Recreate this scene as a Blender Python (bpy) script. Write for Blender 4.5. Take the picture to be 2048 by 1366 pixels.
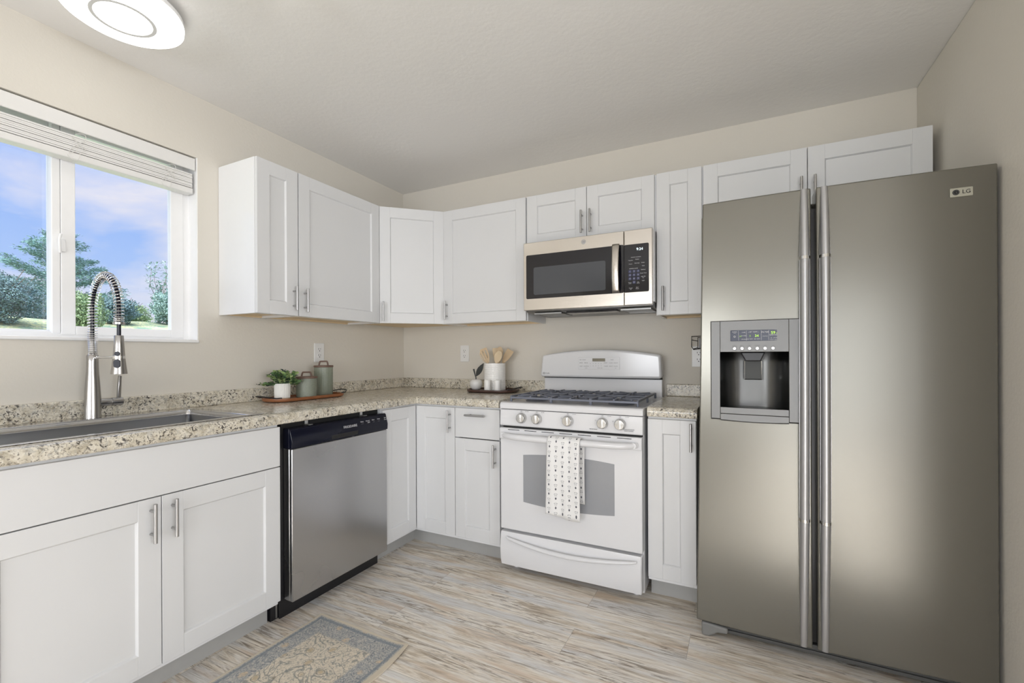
import bpy, bmesh, math, random
import numpy as np
from mathutils import Vector, Matrix, noise as mnoise

for _o in list(bpy.data.objects):
    bpy.data.objects.remove(_o)
SC = bpy.context.scene
COL = SC.collection
rnd = random.Random(7)
PI = math.pi

# ------------------------------------------------------------------ camera
H = 2.470            # ceiling height
W = 3.184            # inner face of the right wall
cam_d = bpy.data.cameras.new('camera')
cam_d.sensor_fit = 'HORIZONTAL'
cam_d.sensor_width = 36.0
cam_d.lens = 899.81 / 2048 * 36.0
cam_d.shift_x = -(1030.52 - 1024) / 2048
cam_d.shift_y = (710.1 - 683) / 2048
cam_d.clip_start = 0.05
cam_d.clip_end = 300
cam = bpy.data.objects.new('camera', cam_d)
COL.objects.link(cam)
_y, _r = math.radians(26.512), math.radians(-0.259)
_f = Vector((-math.sin(_y), math.cos(_y), 0))
_rt = Vector((math.cos(_y), math.sin(_y), 0))
_up = Vector((0, 0, 1))
_r2 = math.cos(_r) * _rt + math.sin(_r) * _up
_u2 = -math.sin(_r) * _rt + math.cos(_r) * _up
cam.matrix_world = Matrix(((_r2.x, _u2.x, -_f.x, 2.4099), (_r2.y, _u2.y, -_f.y, -2.8295),
                           (_r2.z, _u2.z, -_f.z, 1.1788), (0, 0, 0, 1)))
SC.camera = cam

# ------------------------------------------------------------------ view
SC.view_settings.view_transform = 'Standard'
SC.view_settings.look = 'None'
SC.view_settings.gamma = 1.0
SC.view_settings.use_curve_mapping = False
SC.view_settings.exposure = 0.56
try:
    SC.cycles.max_bounces = 10
    SC.cycles.diffuse_bounces = 6
    SC.cycles.glossy_bounces = 4
    SC.cycles.transmission_bounces = 8
    SC.cycles.transparent_max_bounces = 12
    SC.cycles.sample_clamp_indirect = 6.0
    SC.cycles.caustics_reflective = False
    SC.cycles.caustics_refractive = False
    SC.cycles.use_denoising = True
except Exception:
    pass


def lin(r, g, b):
    def f(c):
        c /= 255.0
        return c / 12.92 if c <= 0.04045 else ((c + 0.055) / 1.055) ** 2.4
    return (f(r), f(g), f(b))


# ------------------------------------------------------------------ node helper
class NT:
    def __init__(self, tree):
        self.t = tree
        self.t.nodes.clear()

    def n(self, typ, ins=None, **props):
        nd = self.t.nodes.new(typ)
        for k, v in props.items():
            setattr(nd, k, v)
        for k, v in (ins or {}).items():
            s = nd.inputs[k]
            if isinstance(v, bpy.types.NodeSocket):
                self.t.links.new(v, s)
            elif isinstance(v, (tuple, list)) and s.type == 'RGBA':
                s.default_value = (*v[:3], 1.0)
            else:
                s.default_value = v
        return nd

    def m(self, op, a, b=None, c=None, clamp=False):
        nd = self.t.nodes.new('ShaderNodeMath')
        nd.operation = op
        nd.use_clamp = clamp
        for i, v in enumerate((a, b, c)):
            if v is None:
                continue
            if isinstance(v, bpy.types.NodeSocket):
                self.t.links.new(v, nd.inputs[i])
            else:
                nd.inputs[i].default_value = v
        return nd.outputs[0]

    def ramp(self, fac, stops, interp='LINEAR'):
        nd = self.t.nodes.new('ShaderNodeValToRGB')
        cr = nd.color_ramp
        cr.interpolation = interp
        while len(cr.elements) > 1:
            cr.elements.remove(cr.elements[-1])
        first = True
        for p, c in stops:
            e = cr.elements[0] if first else cr.elements.new(p)
            first = False
            e.position = p
            if isinstance(c, (int, float)):
                c = (c, c, c)
            e.color = (*c[:3], 1)
        self.t.links.new(fac, nd.inputs[0])
        return nd.outputs[0]

    def mix(self, fac, a, b, blend='MIX'):
        nd = self.t.nodes.new('ShaderNodeMix')
        nd.data_type = 'RGBA'
        nd.blend_type = blend
        for i, v in ((0, fac), (6, a), (7, b)):
            if isinstance(v, bpy.types.NodeSocket):
                self.t.links.new(v, nd.inputs[i])
            elif i == 0:
                nd.inputs[0].default_value = v
            else:
                nd.inputs[i].default_value = (*v[:3], 1)
        return nd.outputs[2]

    def noise(self, vec, scale, detail=2, rough=.5, dist=0.0):
        return self.n('ShaderNodeTexNoise', {'Vector': vec, 'Scale': scale, 'Detail': detail,
                                             'Roughness': rough, 'Distortion': dist}).outputs['Fac']

    def pos(self, scale=(1, 1, 1), loc=(0, 0, 0), rot=(0, 0, 0), obj=False):
        if obj:
            src = self.n('ShaderNodeTexCoord').outputs['Object']
        else:
            src = self.n('ShaderNodeNewGeometry').outputs['Position']
        return self.n('ShaderNodeMapping', {'Vector': src, 'Scale': scale, 'Location': loc, 'Rotation': rot}).outputs[0]


def newmat(name):
    m = bpy.data.materials.new(name)
    m.use_nodes = True
    return m, NT(m.node_tree)


def principled(t, **ins):
    b = t.n('ShaderNodeBsdfPrincipled', ins)
    t.n('ShaderNodeOutputMaterial', {'Surface': b.outputs[0]})
    return b


def simple(name, col, rough=.5, metal=0.0, spec=.5, coat=0.0, var=0.0, vscale=30.0, bump=0.0, bscale=200.0, emit=None, estr=0.0):
    m, t = newmat(name)
    base = col
    ins = {'Roughness': rough, 'Metallic': metal, 'Specular IOR Level': spec, 'Coat Weight': coat, 'Coat Roughness': .08}
    p = t.pos(obj=True)
    nz = t.noise(p, vscale, 3)
    v = var if var > 0 else 0.015
    dark = tuple(c * (1 - v) for c in col)
    lite = tuple(min(1, c * (1 + v)) for c in col)
    ins['Base Color'] = t.mix(nz, dark, lite)
    if bump > 0:
        bn = t.noise(p, bscale, 3)
        ins['Normal'] = t.n('ShaderNodeBump', {'Height': bn, 'Strength': bump, 'Distance': .002}).outputs[0]
    if emit:
        ins['Emission Color'] = emit
        ins['Emission Strength'] = estr
    principled(t, **ins)
    return m


def brushed(name, col, rough=.3, axis=2, strength=.01, freq=1400):
    m, t = newmat(name)
    sc = [freq, freq, freq]
    sc[axis] = 4.0
    p = t.pos(scale=tuple(sc), obj=True)
    nz = t.noise(p, 1.0, 1)
    big = t.noise(t.pos(scale=(3, 3, 3), obj=True), 1.0, 2)
    r = t.m('ADD', t.m('MULTIPLY_ADD', nz, .02 if strength > .006 else 0.0, rough - .01), t.m('MULTIPLY_ADD', big, .04, -.02))
    bp = None
    if strength > .006:
        bp = t.n('ShaderNodeBump', {'Height': nz, 'Strength': strength, 'Distance': .0005}).outputs[0]
    c = t.mix(nz, tuple(x * .985 for x in col), tuple(min(1, x * 1.01) for x in col))
    ins = {'Base Color': c, 'Metallic': 1.0, 'Roughness': r}
    if bp is not None:
        ins['Normal'] = bp
    principled(t, **ins)
    return m


M = {}
M['white'] = simple('white_cabinet_paint', (.685, .69, .695), .36, var=.01, vscale=8)
M['white_side'] = simple('white_melamine', (.80, .805, .815), .20, var=.01)
M['maple'] = simple('bare_maple', lin(226, 206, 172), .6, var=.06, vscale=20)
M['toe'] = simple('grey_kick_board', lin(172, 172, 170), .5, var=.03)
M['nickel'] = brushed('brushed_nickel', (.44, .435, .43), .36, axis=2, strength=.01)
M['nickel_soft'] = simple('satin_nickel', (.42, .41, .40), .26, metal=1.0, var=.01)
M['steel_h'] = brushed('stainless_horizontal_grain', (.62, .58, .53), .27, axis=0)
M['steel_v'] = brushed('stainless_vertical_grain', (.51, .51, .515), .28, axis=2, strength=.004)
M['steel_sink'] = brushed('stainless_sink', (.58, .58, .585), .19, axis=1, strength=.004)
M['steel_basin_shade'] = brushed('stainless_basin_shade', (.20, .205, .22), .30, axis=1, strength=.02)  # darkened copy of the sink steel, paints the basin's dark reflection
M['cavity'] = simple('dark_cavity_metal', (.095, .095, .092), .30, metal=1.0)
M['grille'] = simple('grey_grille', lin(78, 78, 76), .5)
M['badge'] = simple('badge_plate', lin(178, 176, 162), .4, metal=.4)
M['foot'] = simple('grey_foot', lin(122, 122, 120), .5)
M['steel_dark'] = brushed('dark_stainless', (.30, .30, .30), .4, axis=0)
M['fridge'] = simple('champagne_steel', (.205, .198, .172), .27, metal=.68, var=.01)
M['fridge_side'] = simple('fridge_side_paint', lin(120, 118, 108), .45)
M['silver'] = simple('silver_plastic', lin(118, 118, 117), .42, metal=.55)
M['silver_handle'] = simple('silver_handle', (.50, .50, .51), .40, metal=.75, var=.01)
M['chrome'] = simple('chrome', (.82, .82, .82), .08, metal=1.0)
M['black'] = simple('black_plastic', (.012, .012, .014), .35)
M['blackgloss'] = simple('black_gloss', (.006, .006, .010), .10, spec=.55)
M['navy'] = simple('dark_navy_plastic', (.006, .007, .016), .16, spec=.28)
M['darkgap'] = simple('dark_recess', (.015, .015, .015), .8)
M['iron'] = simple('cast_iron_grey', lin(108, 112, 124), .40, metal=.15, var=.1)
M['enamel'] = simple('white_enamel', (.72, .722, .735), .16, spec=.55, var=.005)
M['ovenglass'] = simple('grey_oven_glass', lin(150, 152, 156), .14, var=.02)
M['mwglass'] = simple('grey_microwave_window', lin(72, 75, 80), .10)
M['lcd'] = simple('lcd_olive', lin(118, 112, 92), .25)
M['greytext'] = simple('grey_lettering', lin(120, 120, 122), .5)
M['whitetext'] = simple('white_lettering', lin(196, 196, 198), .5)
M['blacktext'] = simple('black_lettering', lin(20, 20, 22), .4)
M['bluekey'] = simple('blue_keys', lin(48, 52, 92), .4)
M['lcdblue'] = simple('display_blue', lin(38, 45, 66), .22)
M['ledgreen'] = simple('green_digits', (.35, .6, .05), .5, emit=(.45, .85, .06), estr=.7)
M['ledwhite'] = simple('clock_digits', (.7, .8, .85), .5, emit=(.7, .85, .9), estr=.9)
M['vinyl'] = simple('white_vinyl', (.88, .88, .88), .35)
M['knob'] = simple('satin_chrome_knob', (.60, .595, .58), .20, metal=1.0)
M['blind'] = simple('blind_white', (.76, .75, .73), .5, var=.02)
M['cord'] = simple('white_cord', (.7, .69, .66), .8)
M['ceramic'] = simple('white_ceramic', (.87, .86, .835), .3)
M['ribbed_white'] = simple('matte_white_pot', (.80, .79, .75), .5)
M['potbase'] = simple('pale_wood', lin(205, 178, 135), .6, var=.12)
M['acacia'] = simple('acacia_wood', lin(142, 90, 56), .4, var=.35, vscale=18)
M['darkwood'] = simple('dark_acacia', lin(74, 52, 44), .35, var=.4, vscale=14)
M['walnut'] = simple('walnut_lid', lin(110, 88, 76), .5, var=.2, vscale=25)
M['bamboo'] = simple('bamboo', lin(212, 192, 160), .55, var=.12, vscale=15)
M['bamboo2'] = simple('bamboo_dark', lin(198, 174, 140), .55, var=.12, vscale=15)
M['blackmetal'] = simple('black_wire', (.012, .012, .013), .45)
M['charcoal'] = simple('charcoal_metal', lin(52, 54, 52), .5)
M['stone_apple'] = simple('white_marble', (.74, .73, .71), .25, var=.06, vscale=12)
M['greyplug'] = simple('grey_plug', lin(150, 152, 156), .5)
M['outlet'] = simple('outlet_white', (.80, .80, .79), .3)
M['burner'] = simple('burner_cap', lin(88, 90, 98), .45)
M['alu'] = simple('galvanised_metal', (.62, .62, .62), .35, metal=1.0)
M['leaf1'] = simple('leaf_green', lin(96, 128, 84), .5, var=.3, vscale=40)
M['leaf2'] = simple('leaf_light', lin(160, 182, 122), .5, var=.25, vscale=40)
M['leaf3'] = simple('leaf_grey', lin(72, 88, 80), .5, var=.3, vscale=40)
M['bark'] = simple('bark', lin(105, 92, 80), .9, var=.3)
M['needles'] = simple('conifer_needles', lin(92, 128, 118), .7, var=.5, vscale=3)
M['shrub'] = simple('shrub_leaves', lin(120, 142, 100), .7, var=.75, vscale=7)
M['shrub2'] = simple('shrub_leaves_blue', lin(94, 120, 120), .7, var=.75, vscale=7)
M['weed'] = simple('weed_leaves', lin(132, 160, 150), .7, var=.4, vscale=5)


def wall_mat(name, col, bump=.25, scale=70):
    m, t = newmat(name)
    p = t.pos()
    nz = t.noise(p, scale, 4, .6)
    n2 = t.noise(p, 1.3, 2)
    c = t.mix(n2, tuple(x * .985 for x in col), tuple(x * 1.015 for x in col))
    b = t.n('ShaderNodeBump', {'Height': nz, 'Strength': bump, 'Distance': .003}).outputs[0]
    principled(t, **{'Base Color': c, 'Roughness': .75, 'Specular IOR Level': .25, 'Normal': b})
    return m


M['wall'] = wall_mat('beige_wall_paint', (.695, .66, .594))
M['ceil'] = wall_mat('ceiling_paint', (.80, .79, .77), .4, 38)


def granite():
    m, t = newmat('granite_laminate')
    p = t.pos()
    base = t.ramp(t.noise(p, 30, 5, .6, .4), [(.30, lin(168, 159, 141)), (.43, lin(204, 196, 178)), (.58, lin(222, 216, 202)), (.75, lin(200, 192, 176))])
    grey = t.ramp(t.noise(p, 52, 4, .6, .8), [(.53, 0.0), (.60, 1.0)])
    c = t.mix(t.m('MULTIPLY', grey, .5), base, lin(170, 169, 164))
    wh = t.ramp(t.noise(t.pos(loc=(7, 2, 5)), 85, 3, .6), [(.58, 0.0), (.66, 1.0)])
    c = t.mix(t.m('MULTIPLY', wh, .7), c, lin(234, 229, 217))
    sp2 = t.ramp(t.noise(t.pos(loc=(3.1, 1.7, .4)), 85, 3, .6, .8), [(.58, 0.0), (.64, 1.0)])
    c = t.mix(t.m('MULTIPLY', sp2, .35), c, lin(128, 108, 84))
    cl = t.ramp(t.noise(p, 17, 3, .6), [(.42, 0.12), (.56, 1.0)])
    sp = t.ramp(t.noise(p, 100, 4, .62, .7), [(.530, 0.0), (.575, 1.0)])
    c = t.mix(t.m('MULTIPLY', t.m('MULTIPLY', sp, cl), .92), c, lin(66, 62, 60))
    fine = t.ramp(t.noise(t.pos(loc=(1, 9, 2)), 150, 3, .6), [(.60, 0.0), (.66, .8)])
    c = t.mix(fine, c, lin(84, 76, 68))
    principled(t, **{'Base Color': c, 'Roughness': .20, 'Specular IOR Level': .5})
    return m


M['granite'] = granite()


def planks():
    m, t = newmat('vinyl_plank_floor')
    p = t.pos(loc=(.22, .075, 0))
    br = t.n('ShaderNodeTexBrick', {'Vector': p, 'Scale': 1.0, 'Color1': (0, 0, 0), 'Color2': (1, 1, 1), 'Mortar': (.5, .5, .5),
                                    'Mortar Size': .0009, 'Mortar Smooth': .1, 'Bias': 0.0, 'Brick Width': 1.22, 'Row Height': .182}, offset=.37)
    rv = t.n('ShaderNodeSeparateColor', {'Color': br.outputs['Color']}).outputs[0]
    xyz = t.n('ShaderNodeSeparateXYZ', {'Vector': t.pos()})
    off = t.m('MULTIPLY', rv, 37.0)

    def streak(sx, sy, detail, rough, dist):
        v = t.n('ShaderNodeCombineXYZ', {'X': t.m('ADD', t.m('MULTIPLY', xyz.outputs[0], sx), off),
                                         'Y': t.m('ADD', t.m('MULTIPLY', xyz.outputs[1], sy), off), 'Z': off}).outputs[0]
        return t.noise(v, 1.0, detail, rough, dist)
    a = streak(1.9, 17, 6, .66, 1.4)
    c = t.ramp(a, [(.26, lin(160, 146, 128)), (.38, lin(206, 193, 174)), (.47, lin(234, 226, 213)), (.56, lin(240, 236, 229)), (.65, lin(220, 211, 199)), (.78, lin(190, 168, 142))])
    g = streak(1.4, 11, 3, .5, .4)
    c = t.mix(t.ramp(g, [(.50, 0.0), (.62, .75)]), c, lin(216, 218, 220))
    w_ = streak(2.2, 17, 3, .5, .6)
    c = t.mix(t.ramp(w_, [(.54, 0.0), (.68, .6)]), c, lin(206, 180, 152))
    d = streak(3.6, 46, 6, .70, 2.6)
    msk = streak(1.5, 10, 3, .5, .6)
    dk = t.m('MULTIPLY', t.ramp(d, [(.50, 0.0), (.60, 1.0)]), t.ramp(msk, [(.40, 0.05), (.58, .9)]))
    c = t.mix(dk, c, lin(120, 107, 92))
    fine = streak(7, 170, 4, .65, 1.0)
    c = t.mix(t.ramp(fine, [(.34, .45), (.54, 0.0)]), c, lin(142, 127, 110))
    c = t.mix(t.m('MULTIPLY', rv, .12), c, lin(184, 168, 148))
    c = t.mix(t.m('MULTIPLY', br.outputs['Fac'], .55), c, lin(112, 100, 86))
    bp = t.n('ShaderNodeBump', {'Height': fine, 'Strength': .08, 'Distance': .001}).outputs[0]
    principled(t, **{'Base Color': c, 'Roughness': .42, 'Specular IOR Level': .4, 'Normal': bp})
    return m


M['floor'] = planks()


def glass_mat(name, tint=(1, 1, 1), refl=.08, rough=0.0):
    m, t = newmat(name)
    tr = t.n('ShaderNodeBsdfTransparent', {'Color': tint}).outputs[0]
    gl = t.n('ShaderNodeBsdfGlossy', {'Color': (1, 1, 1), 'Roughness': rough}).outputs[0]
    lw = t.n('ShaderNodeLayerWeight', {'Blend': .35}).outputs['Fresnel']
    f = t.m('MULTIPLY_ADD', lw, .5, refl * .3, clamp=True)
    mx = t.n('ShaderNodeMixShader', {0: f, 1: tr, 2: gl}).outputs[0]
    t.n('ShaderNodeOutputMaterial', {'Surface': mx})
    return m


M['glass'] = glass_mat('window_glass', refl=.05)


def jar_glass():
    m, t = newmat('ribbed_green_glass')
    p = t.n('ShaderNodeSeparateXYZ', {'Vector': t.pos(obj=True)})
    nz = t.noise(t.pos(obj=True), 190, 3)
    c = t.mix(nz, (.30, .33, .26), (.50, .53, .45))
    bp = t.n('ShaderNodeBump', {'Height': nz, 'Strength': .35, 'Distance': .002}).outputs[0]
    pb = t.n('ShaderNodeBsdfPrincipled', {'Base Color': c, 'Roughness': .18, 'Transmission Weight': .0, 'Specular IOR Level': .6, 'Normal': bp}).outputs[0]
    tr = t.n('ShaderNodeBsdfTransparent', {'Color': (.74, .78, .70)}).outputs[0]
    mx = t.n('ShaderNodeMixShader', {0: .50, 1: tr, 2: pb}).outputs[0]
    t.n('ShaderNodeOutputMaterial', {'Surface': mx})
    return m


M['jar'] = jar_glass()


def lamp_mat(name, strength, col=(1.0, .97, .92)):
    m, t = newmat(name)
    nz = t.noise(t.pos(obj=True), 4, 1)
    s = t.m('MULTIPLY_ADD', nz, strength * .06, strength * .97)
    e = t.n('ShaderNodeEmission', {'Color': col, 'Strength': s}).outputs[0]
    t.n('ShaderNodeOutputMaterial', {'Surface': e})
    return m


# ------------------------------------------------------------------ world: blue sky with low clouds
world = bpy.data.worlds.new('sky')
SC.world = world
world.use_nodes = True
wt = NT(world.node_tree)
wd = wt.n('ShaderNodeTexCoord').outputs['Generated']
wz = wt.n('ShaderNodeSeparateXYZ', {'Vector': wd}).outputs[2]
sky = wt.ramp(wz, [(0.0, lin(200, 216, 242)), (.12, lin(172, 200, 246)), (.30, lin(140, 178, 246)), (.50, lin(120, 162, 240)), (.75, lin(190, 206, 236)), (1.0, lin(215, 222, 236))])
wv = wt.n('ShaderNodeMapping', {'Vector': wd, 'Scale': (1.0, 1.0, 2.6), 'Location': (.35, .9, .12)}).outputs[0]
cn = wt.noise(wv, 2.6, 7, .58, .25)
cth = wt.ramp(wz, [(0.0, .20), (.16, .12), (.34, -.02), (.6, -.10)])
cth = wt.n('ShaderNodeSeparateColor', {'Color': cth}).outputs[0]
cm = wt.ramp(wt.m('ADD', cn, cth), [(.50, 0.0), (.72, .9)])
sky = wt.mix(cm, sky, lin(238, 234, 238))
zen = wt.n('ShaderNodeSeparateColor', {'Color': wt.ramp(wz, [(.44, .14), (.75, 1.0)])}).outputs[0]
bg = wt.n('ShaderNodeBackground', {'Color': sky, 'Strength': wt.m('MULTIPLY', zen, 5.3)}).outputs[0]
wt.n('ShaderNodeOutputWorld', {'Surface': bg})

# ------------------------------------------------------------------ sun, daylight at the openings, one added fill light
def light(name, typ, loc, energy, color, target=None, **kw):
    d = bpy.data.lights.new(name, typ)
    d.energy = energy
    d.color = color
    for k, v in kw.items():
        setattr(d, k, v)
    o = bpy.data.objects.new(name, d)
    COL.objects.link(o)
    o.location = loc
    if target is not None:
        o.rotation_euler = (Vector(target) - Vector(loc)).to_track_quat('-Z', 'Y').to_euler()
    return o


light('sun', 'SUN', (2.6, -10, 4.6), 5.0, (1.0, .97, .95), target=(1.3, 0, 0), angle=math.radians(1.0))
light('daylight_patio_door', 'AREA', (3.4, -6.12, 1.1), 40, (.93, .96, 1.0), target=(3.4, 0, 1.1), shape='RECTANGLE', size=2.1, size_y=2.0)
light('added_fill_light', 'AREA', (1.2, -6.12, 1.25), 48, (.93, .96, 1.0), target=(1.2, 0, 1.25), shape='RECTANGLE', size=1.4, size_y=1.0)  # unseen fill added to brighten the right and back walls
light('daylight_east_window', 'AREA', (5.62, -3.5, 1.45), 60, (.93, .96, 1.0), target=(0, -3.5, 1.45), shape='RECTANGLE', size=2.2, size_y=1.2)

# ------------------------------------------------------------------ mesh helper
WM = {}


class MB:
    def __init__(self):
        self.bm = bmesh.new()

    def _mi(self, faces, mi):
        if mi:
            for f in faces:
                f.material_index = mi

    def poly(self, verts, faces, mi=0):
        vs = [self.bm.verts.new(v) for v in verts]
        fs = []
        for f in faces:
            try:
                fs.append(self.bm.faces.new([vs[i] for i in f]))
            except ValueError:
                pass
        self._mi(fs, mi)
        return vs, fs

    def box(self, x0, x1, y0, y1, z0, z1, mi=0):
        if x0 > x1: x0, x1 = x1, x0
        if y0 > y1: y0, y1 = y1, y0
        if z0 > z1: z0, z1 = z1, z0
        v = [(x0, y0, z0), (x1, y0, z0), (x1, y1, z0), (x0, y1, z0), (x0, y0, z1), (x1, y0, z1), (x1, y1, z1), (x0, y1, z1)]
        self.poly(v, [(0, 3, 2, 1), (4, 5, 6, 7), (0, 1, 5, 4), (1, 2, 6, 5), (2, 3, 7, 6), (3, 0, 4, 7)], mi)
        return self

    def prism(self, pts, axis, a, b, mi=0):
        """pts: 2-D polygon; axis 0/1/2 is the extrusion axis, a..b its span."""
        def P(p, t):
            if axis == 0: return (t, p[0], p[1])
            if axis == 1: return (p[0], t, p[1])
            return (p[0], p[1], t)
        n = len(pts)
        v = [P(p, a) for p in pts] + [P(p, b) for p in pts]
        f = [tuple(range(n))[::-1], tuple(range(n, 2 * n))] + [(i, (i + 1) % n, n + (i + 1) % n, n + i) for i in range(n)]
        self.poly(v, f, mi)
        return self

    def tube(self, path, r, seg=10, mi=0, closed=False, cap=True, radii=None, flat=None):
        P = [Vector(p) for p in path]
        n = len(P)
        rings = []
        prev = None
        for i in range(n):
            if closed:
                t = (P[(i + 1) % n] - P[i - 1]).normalized()
            else:
                t = (P[min(i + 1, n - 1)] - P[max(i - 1, 0)]).normalized()
            if prev is None:
                a = Vector((0, 0, 1)) if abs(t.z) < .9 else Vector((1, 0, 0))
                u = t.cross(a).normalized()
            else:
                u = (prev - t * prev.dot(t))
                u = u.normalized() if u.length > 1e-6 else t.orthogonal().normalized()
            prev = u
            w = t.cross(u)
            rr = radii[i] if radii else r
            ring = []
            for k in range(seg):
                an = 2 * PI * k / seg
                ring.append(self.bm.verts.new(P[i] + u * (rr * math.cos(an)) + w * (rr * math.sin(an))))
            rings.append(ring)
        fs = []
        m = n if closed else n - 1
        for i in range(m):
            a, b = rings[i], rings[(i + 1) % n]
            for k in range(seg):
                fs.append(self.bm.faces.new((a[k], a[(k + 1) % seg], b[(k + 1) % seg], b[k])))
        if cap and not closed:
            fs.append(self.bm.faces.new(rings[0][::-1]))
            fs.append(self.bm.faces.new(rings[-1]))
        self._mi(fs, mi)
        return self

    def cyl(self, p0, p1, r, seg=20, mi=0, r1=None):
        return self.tube([p0, p1], r, seg, mi, radii=[r, r if r1 is None else r1])

    def lathe(self, prof, c=(0, 0, 0), seg=32, mi=0, axis=2):
        """prof: (radius, height) pairs from one end to the other, closed at zero radius."""
        rings = []
        for r, h in prof:
            if r < 1e-6:
                p = (0, 0, h)
                rings.append([p])
            else:
                rings.append([(r * math.cos(2 * PI * k / seg), r * math.sin(2 * PI * k / seg), h) for k in range(seg)])

        def T(p):
            x, y, z = p
            if axis == 0: x, y, z = z, x, y
            elif axis == 1: x, y, z = x, -z, y
            return (x + c[0], y + c[1], z + c[2])
        R = [[self.bm.verts.new(T(p)) for p in r] for r in rings]
        fs = []
        for a, b in zip(R[:-1], R[1:]):
            if len(a) == 1 and len(b) == 1:
                continue
            for k in range(seg):
                k2 = (k + 1) % seg
                if len(a) == 1: fs.append(self.bm.faces.new((a[0], b[k2], b[k])))
                elif len(b) == 1: fs.append(self.bm.faces.new((a[k], a[k2], b[0])))
                else: fs.append(self.bm.faces.new((a[k], a[k2], b[k2], b[k])))
        self._mi(fs, mi)
        return self

    def grid(self, fn, nu, nv, mi=0, closed_u=False):
        V = [[self.bm.verts.new(fn(i / nu, j / nv)) for j in range(nv + 1)] for i in range(nu + (0 if closed_u else 1))]
        fs = []
        for i in range(nu):
            for j in range(nv):
                a, b = V[i], V[(i + 1) % len(V)]
                fs.append(self.bm.faces.new((a[j], b[j], b[j + 1], a[j + 1])))
        self._mi(fs, mi)
        return self

    def text(self, body, size, M4, mi=0, depth=.0004, align='CENTER'):
        cu = bpy.data.curves.new('lettering', 'FONT')
        cu.body = body
        cu.size = size
        cu.extrude = depth
        cu.align_x = align
        cu.align_y = 'CENTER'
        cu.resolution_u = 3
        ob = bpy.data.objects.new('lettering', cu)
        COL.objects.link(ob)
        dg = bpy.context.evaluated_depsgraph_get()
        me = bpy.data.meshes.new_from_object(ob.evaluated_get(dg))
        me.transform(M4)
        n0 = len(self.bm.faces)
        self.bm.from_mesh(me)
        self.bm.faces.ensure_lookup_table()
        for f in self.bm.faces[n0:]:
            f.material_index = mi
        bpy.data.objects.remove(ob)
        bpy.data.curves.remove(cu)
        bpy.data.meshes.remove(me)
        return self

    def build(self, name, mats, parent=None, bevel=0.0, seg=2, smooth=35, local=False, recalc=True, solid=0.0, sub=0):
        if recalc:
            bmesh.ops.recalc_face_normals(self.bm, faces=self.bm.faces[:])
        me = bpy.data.meshes.new(name)
        if parent is not None and not local:
            root = parent
            self.bm.transform(WM[root.name].inverted())
        self.bm.to_mesh(me)
        self.bm.free()
        for m in (mats if isinstance(mats, (list, tuple)) else [mats]):
            me.materials.append(m)
        if smooth:
            me.polygons.foreach_set('use_smooth', [True] * len(me.polygons))
            me.set_sharp_from_angle(angle=math.radians(smooth))
        o = bpy.data.objects.new(name, me)
        COL.objects.link(o)
        if parent is not None:
            o.parent = parent
            WM[o.name] = WM[parent.name]
        else:
            WM[o.name] = Matrix.Identity(4)
        if solid:
            md = o.modifiers.new('thickness', 'SOLIDIFY')
            md.thickness = solid
            md.offset = 0
        if sub:
            md = o.modifiers.new('smooth', 'SUBSURF')
            md.levels = md.render_levels = sub
        if bevel:
            md = o.modifiers.new('edges', 'BEVEL')
            md.width = bevel
            md.segments = seg
            md.limit_method = 'ANGLE'
            md.angle_limit = math.radians(35)
            md.use_clamp_overlap = True
        return o


def tag(o, label=None, cat=None, group=None, kind=None):
    if label: o['label'] = label
    if cat: o['category'] = cat
    if group: o['group'] = group
    if kind: o['kind'] = kind
    return o


def thing(name, label, cat, loc=(0, 0, 0), rz=0.0, group=None, kind=None):
    o = bpy.data.objects.new(name, None)
    o.empty_display_size = .05
    COL.objects.link(o)
    o.location = loc
    o.rotation_euler = (0, 0, rz)
    WM[o.name] = Matrix.Translation(Vector(loc)) @ Matrix.Rotation(rz, 4, 'Z')
    return tag(o, label, cat, group, kind)


def dup(root, loc, rz=None, label=None):
    r = root.copy()
    COL.objects.link(r)
    r.location = loc
    if rz is not None:
        r.rotation_euler = (0, 0, rz)
    if label:
        r['label'] = label
    for ch in list(root.children):
        c = ch.copy()
        COL.objects.link(c)
        c.parent = r
        for g in list(ch.children):
            d = g.copy()
            COL.objects.link(d)
            d.parent = c
    return r


def struct(name, mb, mat, **kw):
    o = mb.build(name, mat, smooth=kw.pop('smooth', 0), **kw)
    o['kind'] = 'structure'
    return o


def face_m(origin, xdir, ydir):
    """4x4 that puts text's x along xdir and its y along ydir."""
    x = Vector(xdir).normalized()
    y = Vector(ydir).normalized()
    z = x.cross(y)
    o = Vector(origin)
    return Matrix(((x.x, y.x, z.x, o.x), (x.y, y.y, z.y, o.y), (x.z, y.z, z.z, o.z), (0, 0, 0, 1)))


def front(x, y, z):          # lettering that faces -Y
    return face_m((x, y, z), (1, 0, 0), (0, 0, 1))


def rrect(x0, x1, z0, z1, r, n=5):
    pts = []
    for cx, cz, a0 in ((x1 - r, z0 + r, -90), (x1 - r, z1 - r, 0), (x0 + r, z1 - r, 90), (x0 + r, z0 + r, 180)):
        for k in range(n + 1):
            a = math.radians(a0 + 90 * k / n)
            pts.append((cx + r * math.cos(a), cz + r * math.sin(a)))
    return pts


# ================================================================== ROOM
YR = -6.0            # rear wall of the dining end
XE = 5.5             # east wall of the dining end
YS = -1.62           # kitchen side wall stops here
WY0, WY1, WZ0, WZ1 = -2.53, -1.53, 1.257, 2.166      # window opening in the left wall

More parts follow.
